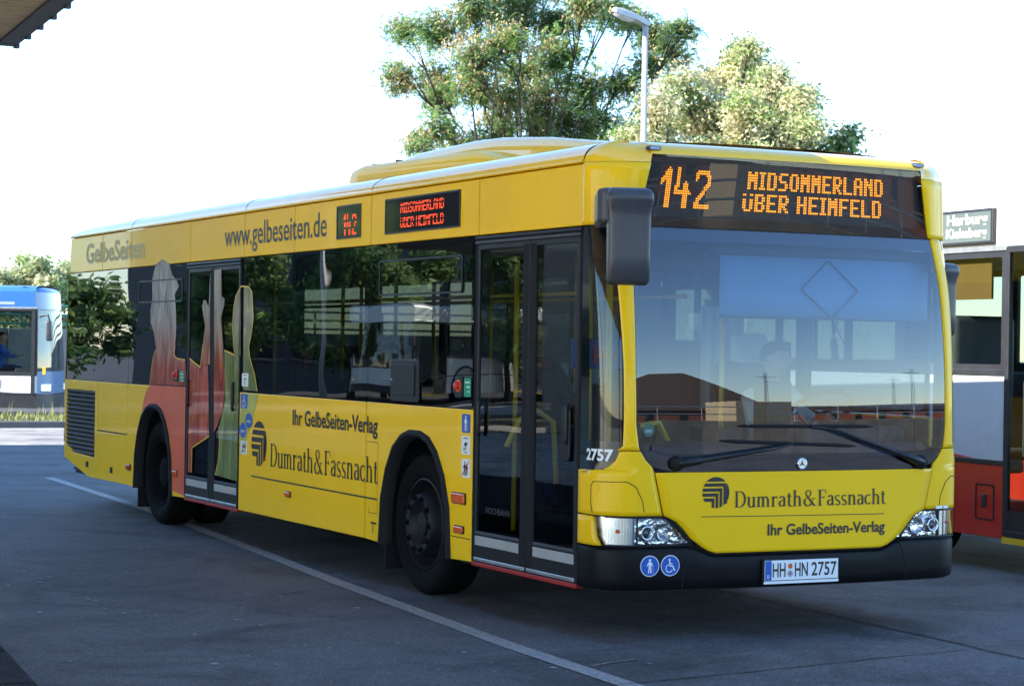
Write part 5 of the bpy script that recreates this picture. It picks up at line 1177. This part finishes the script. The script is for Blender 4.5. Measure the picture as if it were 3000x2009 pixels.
# ------------------------------------------------------------------ trees
def leafm(name, c, tr=.35, var=.35):
    mt, t, b = nodes(name); L = t.links.new
    tc = N(t, 'ShaderNodeTexCoord'); n = N(t, 'ShaderNodeTexNoise', Scale=1.4, Detail=4.); L(tc.outputs['Object'], n.inputs['Vector'])
    gi = N(t, 'ShaderNodeNewGeometry'); ma = N(t, 'ShaderNodeMath', operation='ADD'); L(n.outputs['Fac'], ma.inputs[0]); L(gi.outputs['Random Per Island'], ma.inputs[1])
    mr_ = N(t, 'ShaderNodeMapRange'); mr_.inputs['From Min'].default_value = .5; mr_.inputs['From Max'].default_value = 1.5; mr_.inputs['To Min'].default_value = 1-var; mr_.inputs['To Max'].default_value = 1+var; L(ma.outputs[0], mr_.inputs['Value'])
    mx = N(t, 'ShaderNodeMix', data_type='RGBA', blend_type='MULTIPLY'); mx.inputs[0].default_value = 1; mx.inputs[6].default_value = (*c, 1); L(mr_.outputs[0], mx.inputs[7])
    L(mx.outputs[2], b.inputs['Base Color']); b.inputs['Roughness'].default_value = .55
    ts = N(t, 'ShaderNodeBsdfTranslucent'); L(mx.outputs[2], ts.inputs['Color']); ms = N(t, 'ShaderNodeMixShader'); ms.inputs[0].default_value = tr
    L(b.outputs[0], ms.inputs[1]); L(ts.outputs[0], ms.inputs[2]); L(ms.outputs[0], t.nodes['Material Output'].inputs['Surface']); return mt
leafm('leaf_a', (.19, .31, .11), .55); leafm('leaf_b', (.28, .41, .13), .55); leafm('leaf_dark', (.11, .20, .08), .5); leafm('pod_tan', (.52, .40, .19), .45); leafm('bract', (.66, .61, .36), .45, .2); leafm('leaf_pale', (.36, .42, .22), .5); pm('bark', (.055, .042, .032), .9, var=.4, vscale=8, bump=.6, bscale=18, bdist=.03)
def pix(x, y, dep):
    d = fw+r2*((x-CX)/FPX)-u2*((y-CY)/FPX); return CAMP+d*dep
def leaf(mb, p, s, mi, droop=.5):
    u = Vector((random.gauss(0, 1), random.gauss(0, 1), random.gauss(-droop, .6))).normalized(); v = u.cross(Vector((random.gauss(0, 1), random.gauss(0, 1), random.gauss(0, 1)))).normalized()
    a = s*random.uniform(.7, 1.3); b_ = a*random.uniform(.32, .5)
    mb.add([p, p+u*a*.5+v*b_*.5, p+u*a, p+u*a*.5-v*b_*.5], [(0, 1, 2, 3)], mi)
def frond(mb, p, s, mi, n=9):
    """pinnate leaf: leaflets in pairs on a drooping stalk"""
    d = Vector((random.gauss(0, 1), random.gauss(0, 1), random.gauss(-.15, .35))).normalized(); side = d.cross(Vector((0, 0, 1))).normalized()
    for k in range(n):
        t_ = k/n; q_ = p+d*s*t_+Vector((0, 0, -.45*s*t_*t_))
        for sg in (-1, 1):
            u = (side*sg+d*.45+Vector((0, 0, -.25))).normalized(); l = s*.34*(1-.4*t_); v = d*.10*s
            mb.add([q_, q_+u*l*.5+v, q_+u*l, q_+u*l*.5-v], [(0, 1, 2, 3)], mi)
def tree(name, label, base, h, clumps, mats, pick, kind, per, ls, seedv, group=None, limb_r=.22, fork=.35, dens=26):
    random.seed(seedv); t0 = empty(name, base, 0, label, 'tree', group); base = Vector(base)
    cen = sum((c for c, r in clumps), Vector())/len(clumps); mb = MB()
    fk = base+Vector(((cen.x-base.x)*.3, (cen.y-base.y)*.3, h*fork)); mb.tube([base-Vector((0, 0, .1)), base.lerp(fk, .5)+Vector((.08, -.05, 0)), fk], [limb_r*1.25, limb_r, limb_r*.8], 9)
    for c, r in clumps:
        mid = fk.lerp(c, .5)+Vector((random.gauss(0, .2), random.gauss(0, .2), -.25)); l2 = fk.lerp(c, .8)+Vector((random.gauss(0, .15), random.gauss(0, .15), -.08))
        mb.tube([fk, mid, l2, c], [limb_r*.18, limb_r*.11, limb_r*.07, .008], 6)
        for k in range(5):
            e = c+Vector((random.gauss(0, r*.55), random.gauss(0, r*.55), random.gauss(0, r*.4))); mb.tube([l2.lerp(c, random.random()), e], [.018, .006], 4)
    mb.build('trunk', 'bark', t0, smooth=True, fix=False)
    lf = MB()
    for c, r in clumps:
        m_ = pick(c); nsub = max(5, int(r*dens))
        for q_ in range(nsub):
            dd = Vector((random.gauss(0, 1), random.gauss(0, 1), random.gauss(0, .75))); dd = dd.normalized()*r*random.uniform(.25, 1.05)
            sc = c+dd; mi = pick(sc)
            for j in range(per):
                p = sc+Vector((random.gauss(0, .15), random.gauss(0, .15), random.gauss(0, .11)))
                
                if kind == 'frond' and mi == 3:
                    for q3 in range(4): leaf(lf, p+Vector((random.gauss(0, .07), random.gauss(0, .07), random.gauss(0, .07))), ls*.42, mi, 1.2)
                else: (frond if kind == 'frond' else leaf)(lf, p, ls, mi)
    lf.build('crown', mats, t0, fix=False)
    return t0
A = [(1000, 70, 52), (930, 65, 30), (1085, 30, 55), (1180, 25, 66), (1265, 55, 55), (1155, 95, 52), (1085, 125, 50), (1200, 150, 66), (1290, 130, 55), (1090, 195, 55), (1005, 185, 50), (920, 178, 38), (1010, 225, 32), (1160, 230, 58), (1250, 220, 66), (1335, 205, 55), (1420, 190, 42), (1225, 290, 62), (1310, 290, 56), (1140, 295, 48), (1375, 275, 40), (1005, 290, 32), (955, 328, 30), (1060, 335, 40), (1390, 25, 46), (1340, 15, 36), (1495, 90, 40), (1560, 68, 26), (1480, 145, 32), (1545, 125, 30), (1345, 350, 50), (1180, 350, 50), (1260, 355, 50), (1240, -45, 66), (1130, -55, 66), (1340, -40, 50), (1450, 40, 30)]
cl = []
random.seed(3)
for x, y, r in A:
    d = 40+random.uniform(-2.2, 2.2); cl.append((pix(x, y, d), r*d/FPX))
tree('locust_tree', 'tall spreading green tree with tan seed pods behind the street lamp', (11.3, 25.2, 0), 9, cl, ['leaf_a', 'leaf_b', 'leaf_dark', 'pod_tan'], lambda p: random.choices([0, 1, 2, 3], [.34, .28, .10, .28])[0], 'frond', 24, .17, 5, dens=64)
B = [(1500, 310, 45), (1500, 240, 40), (1560, 200, 45), (1560, 280, 52), (1625, 250, 48), (1630, 320, 52), (1650, 180, 36), (1690, 135, 36), (1712, 105, 18), (1720, 190, 48), (1710, 260, 55), (1700, 330, 52), (1770, 180, 32), (1780, 235, 42), (1780, 310, 50), (1835, 225, 34), (1835, 330, 36), (1850, 290, 26), (1470, 330, 36), (1440, 320, 30), (1600, 360, 50), (1740, 370, 50)]
cl = []
for x, y, r in B:
    d = 38+random.uniform(-1.5, 1.5); cl.append((pix(x, y, d), r*d/FPX))
tree('bract_tree', 'pale cream flowering tree above the display of the yellow bus', (13.2, 21.9, 0), 7.5, cl, ['leaf_a', 'leaf_b', 'leaf_dark', 'bract'], lambda p: random.choices([0, 1, 2, 3], [.12, .14, .06, .68])[0], 'leaf', 130, .095, 6, dens=52)
cl = [(pix(1915, 330, 38), .16), (pix(1940, 312, 38), .12), (pix(1905, 350, 38), .15), (pix(1930, 365, 38.3), .25), (pix(1890, 390, 38.2), .3), (pix(1950, 400, 38.1), .3)]
tree('young_tree', 'small tree tip poking up beside the cream flowering tree', (15.4, 21.2, 0), 5.6, cl, ['leaf_a', 'leaf_b', 'leaf_dark', 'bract'], lambda p: random.choices([0, 1, 2, 3], [.4, .2, .3, .1])[0], 'leaf', 60, .13, 9, limb_r=.08)
G = 'trees behind the retaining wall'
for i, (px, top, dep_) in enumerate(((8, 610, 57), (50, 575, 58), (100, 585, 57.5), (150, 590, 58.5), (215, 600, 59), (-50, 590, 58))):
    random.seed(40+i); q0 = pix(px, 700, dep_); h = pix(px, top, dep_).z; x, y = q0.x, q0.y; cl = []
    for k in range(18):
        a = random.random()*6.28; z = random.uniform(2.0, h-.15); rr = random.uniform(.1, .75)*(1.2-.75*(z/h)); cl.append((Vector((x+rr*math.cos(a), y+rr*math.sin(a), z)), random.uniform(.18, .34)))
    tree('hedge_tree', 'pale green bushy tree standing behind the grey retaining wall', (x, y, 0), h, cl, ['leaf_pale', 'leaf_b', 'leaf_a', 'bract'], lambda p: random.choices([0, 1, 2, 3], [.5, .2, .05, .25])[0], 'leaf', 26, .15, 60+i, group=G, limb_r=.09, dens=34)
# trees to the left, which the bus windows mirror
G = 'trees along the road left of the bus'
for i, (x, y, h) in enumerate(((-9.5, 50, 4.4), (-12.5, 54, 3.3), (-20.5, 50, 5.6), (-25, 48, 5.8), (-30, 46, 5.4), (-35, 44, 6.), (-8, 66, 7.5), (-18.5, 55, 4.6), (-23, 53, 6.), (-27.5, 51, 5.6))):
    random.seed(80+i); cl = []
    for k in range(26):
        a = random.random()*6.28; z = random.uniform(1.5, h); rr = random.uniform(.2, 2.3)*(1.15-.6*z/h); cl.append((Vector((x+rr*math.cos(a), y+rr*math.sin(a), z)), random.uniform(.45, .75)))
    tree('roadside_tree', 'leafy green tree by the road beyond the platform', (x, y, 0), h, cl, ['leaf_a', 'leaf_b', 'leaf_dark', 'leaf_b'], lambda p: random.choices([0, 1, 2], [.4, .3, .3])[0], 'leaf', 32, .24, 90+i, group=G, limb_r=.16)

# ------------------------------------------------------------------ surroundings that the glass mirrors, and an added shade caster
pm('brick', (.20, .065, .04), .85, var=.25, vscale=9, bump=.4, bscale=14, bdist=.02); pm('tile_roof', (.075, .045, .032), .8, var=.3, vscale=5, bump=.5, bscale=10, bdist=.03); pm('beige', (.52, .40, .24), .8, var=.1, vscale=2); pm('wall_conc', (.20, .185, .16), .9, var=.3, vscale=1.5, bump=.4, bscale=6, bdist=.03); pm('pane_dark', (.02, .025, .03), .1, coat=.5); pm('block_wall', (.30, .27, .23), .85, var=.12, vscale=1.2); pm('office_wall', (.09, .095, .10), .8, var=.15); pm('cover_red', (.42, .04, .05), .7, var=.25, vscale=4)
def building(loc, rz, w_, d_, hw_, hr, label, wallm, roofm, cols=6, storeys=2):
    global LOCAL
    b0 = empty('station_building', loc, rz, label, 'building'); LOCAL = True
    MB().box(-w_/2, w_/2, -d_/2, d_/2, 0, hw_).build('wall', wallm, b0)
    o = .5; MB().add([(-w_/2-o, -d_/2-o, hw_), (w_/2+o, -d_/2-o, hw_), (w_/2+o, d_/2+o, hw_), (-w_/2-o, d_/2+o, hw_), (-w_/2+min(d_*.75, w_*.42), 0, hw_+hr), (w_/2-min(d_*.75, w_*.42), 0, hw_+hr)], [(0, 1, 5, 4), (2, 3, 4, 5), (1, 2, 5), (3, 0, 4), (3, 2, 1, 0)]).build('roof', roofm, b0)
    for sgn in (-1, 1):
        for k in range(cols):
            for st_ in range(storeys):
                x = -w_/2+w_*(k+.5)/cols; z = .9+st_*2.6
                if z+1.3 > hw_: continue
                wn = MB().box(x-.5, x+.5, sgn*d_/2-.05, sgn*d_/2+.03, z, z+1.3).build('window', 'pane_dark', b0); MB().box(x-.6, x+.6, sgn*d_/2-.02, sgn*d_/2+.09, z-.1, z).build('sill', 'wall_conc', wn)
    LOCAL = False; return b0
building((30, -74, 0), R(22), 26, 14, 2.6, 6.2, 'large brick station building with a brown hipped roof opposite the bus', 'brick', 'tile_roof')
building((13, -66, 0), R(8), 14, 9, 3.2, 3.6, 'smaller brick house with brown roof next to the station building', 'brick', 'tile_roof', 4)
building((62, -70, 0), R(40), 60, 10, 2.6, 1.0, 'long red brick building far behind the railing', 'brick', 'tile_roof', 16, 2)
tb = empty('shade_block', (-21, 17, 0), label='tall plain block added out of view to shade the road', cat='building')  # unseen block, added to keep sun off the road behind the bus
MB().box(-28, -14, 9.0, 25.0, 0, 13.4).build('wall', 'block_wall', tb)
MB().box(-28.2, -13.8, 8.8, 25.2, 13.4, 13.7).build('roof_edge', 'wall_conc', tb)
for k in range(5):
    for z in (1.2, 4.4, 7.6, 10.8):
        y = 10.0+3.0*k; wn = MB().box(-14.02, -13.96, y, y+1.7, z, z+1.7).build('window', 'pane_dark', tb); MB().box(-14.0, -13.86, y-.08, y+1.78, z-.12, z-.01).build('sill', 'wall_conc', wn)
ob = empty('office_building', (-33, 63, 0), label='long dark grey office building far along the road', cat='building')
MB().box(-48, -20.0, 62, 72, 0, 12).build('wall', 'office_wall', ob)
for k in range(13):
    for z in (1.2, 3.6, 6.0, 8.6):
        wn = MB().box(-47+2.05*k, -45.6+2.05*k, 61.9, 62.02, z, z+1.4).build('window', 'pane_dark', ob)
        MB().box(-47.08+2.05*k, -45.52+2.05*k, 61.86, 62.0, z-.1, z-.01).build('sill', 'wall_conc', wn)
hl_ = empty('station_hall', (23, -40, 0), label='flat beige hall wall beside the brick station building', cat='building')
MB().box(20.5, 25.5, -43, -38, 0, 2.9).build('wall', 'beige', hl_, bevel=.05)
LW = [(-6, -24), (10, -22), (34, -14)]
lw = empty('low_wall', (8, -22, 0), label='low concrete wall with steel handrail along the far road side', cat='wall')
for (a, c) in zip(LW, LW[1:]):
    d = Vector(c)-Vector(a); ang = math.atan2(d.y, d.x); n = int(d.length/2)
    for k in range(n):
        p = Vector(a)+d*(k/n); MB().box(0, d.length/n-.02, -.12, .12, 0, 1.3, Matrix.Translation((p.x, p.y, 0)) @ Matrix.Rotation(ang, 4, 'Z')).build('wall_block', 'wall_conc', lw, bevel=.02)
        MB().tube([(p.x, p.y, 1.2), (p.x, p.y, 1.95)], .025, 6).build('rail_post', 'alu', lw)
    for z in (1.6, 1.95): MB().tube([(*a, z), (*c, z)], .025, 6).build('handrail', 'alu', lw)
for i, (x, y) in enumerate(((38, -62), (52, -50), (60, -62))):
    ms = empty('lattice_mast', (x, y, 0), label='grey steel lattice mast standing opposite the yellow bus', cat='mast', group='lattice masts opposite the bus')
    for ax, ay in ((-.2, -.2), (.2, -.2), (.2, .2), (-.2, .2)): MB().tube([(x+ax, y+ay, 0), (x+ax*.6, y+ay*.6, 8)], .03, 5).build('leg', 'steel_grey', ms)
    for k in range(16):
        z = k*.45; q_ = .2-.08*z/8; MB().tube([(x-q_, y-q_, z), (x+q_, y-q_, z+.5)], .015, 4).build('brace', 'steel_grey', ms); MB().tube([(x-q_, y+q_, z+.5), (x-q_, y-q_, z)], .015, 4).build('brace', 'steel_grey', ms)
    MB().tube([(x-1.5, y, 7.4), (x+1.5, y, 7.4)], .04, 5).build('cross_arm', 'steel_grey', ms)
# second, lower shelter that shows in the upper part of the windows
sh = empty('bus_shelter', (-24, 34, 0), label='dark roofed bus shelter far along the road', cat='shelter')
Ms = Matrix.Translation((-27, 38, 0)) @ Matrix.Rotation(R(-30), 4, 'Z')
MB().box(-11, 12, -3, 3, 4.0, 5.6, Ms).build('roof', 'bark', sh, bevel=.05)
for x in (-10, -5, 0, 5, 10): MB().box(x-.1, x+.1, -.1, .1, 0, 4.0, Ms).build('column', 'steel_grey', sh)
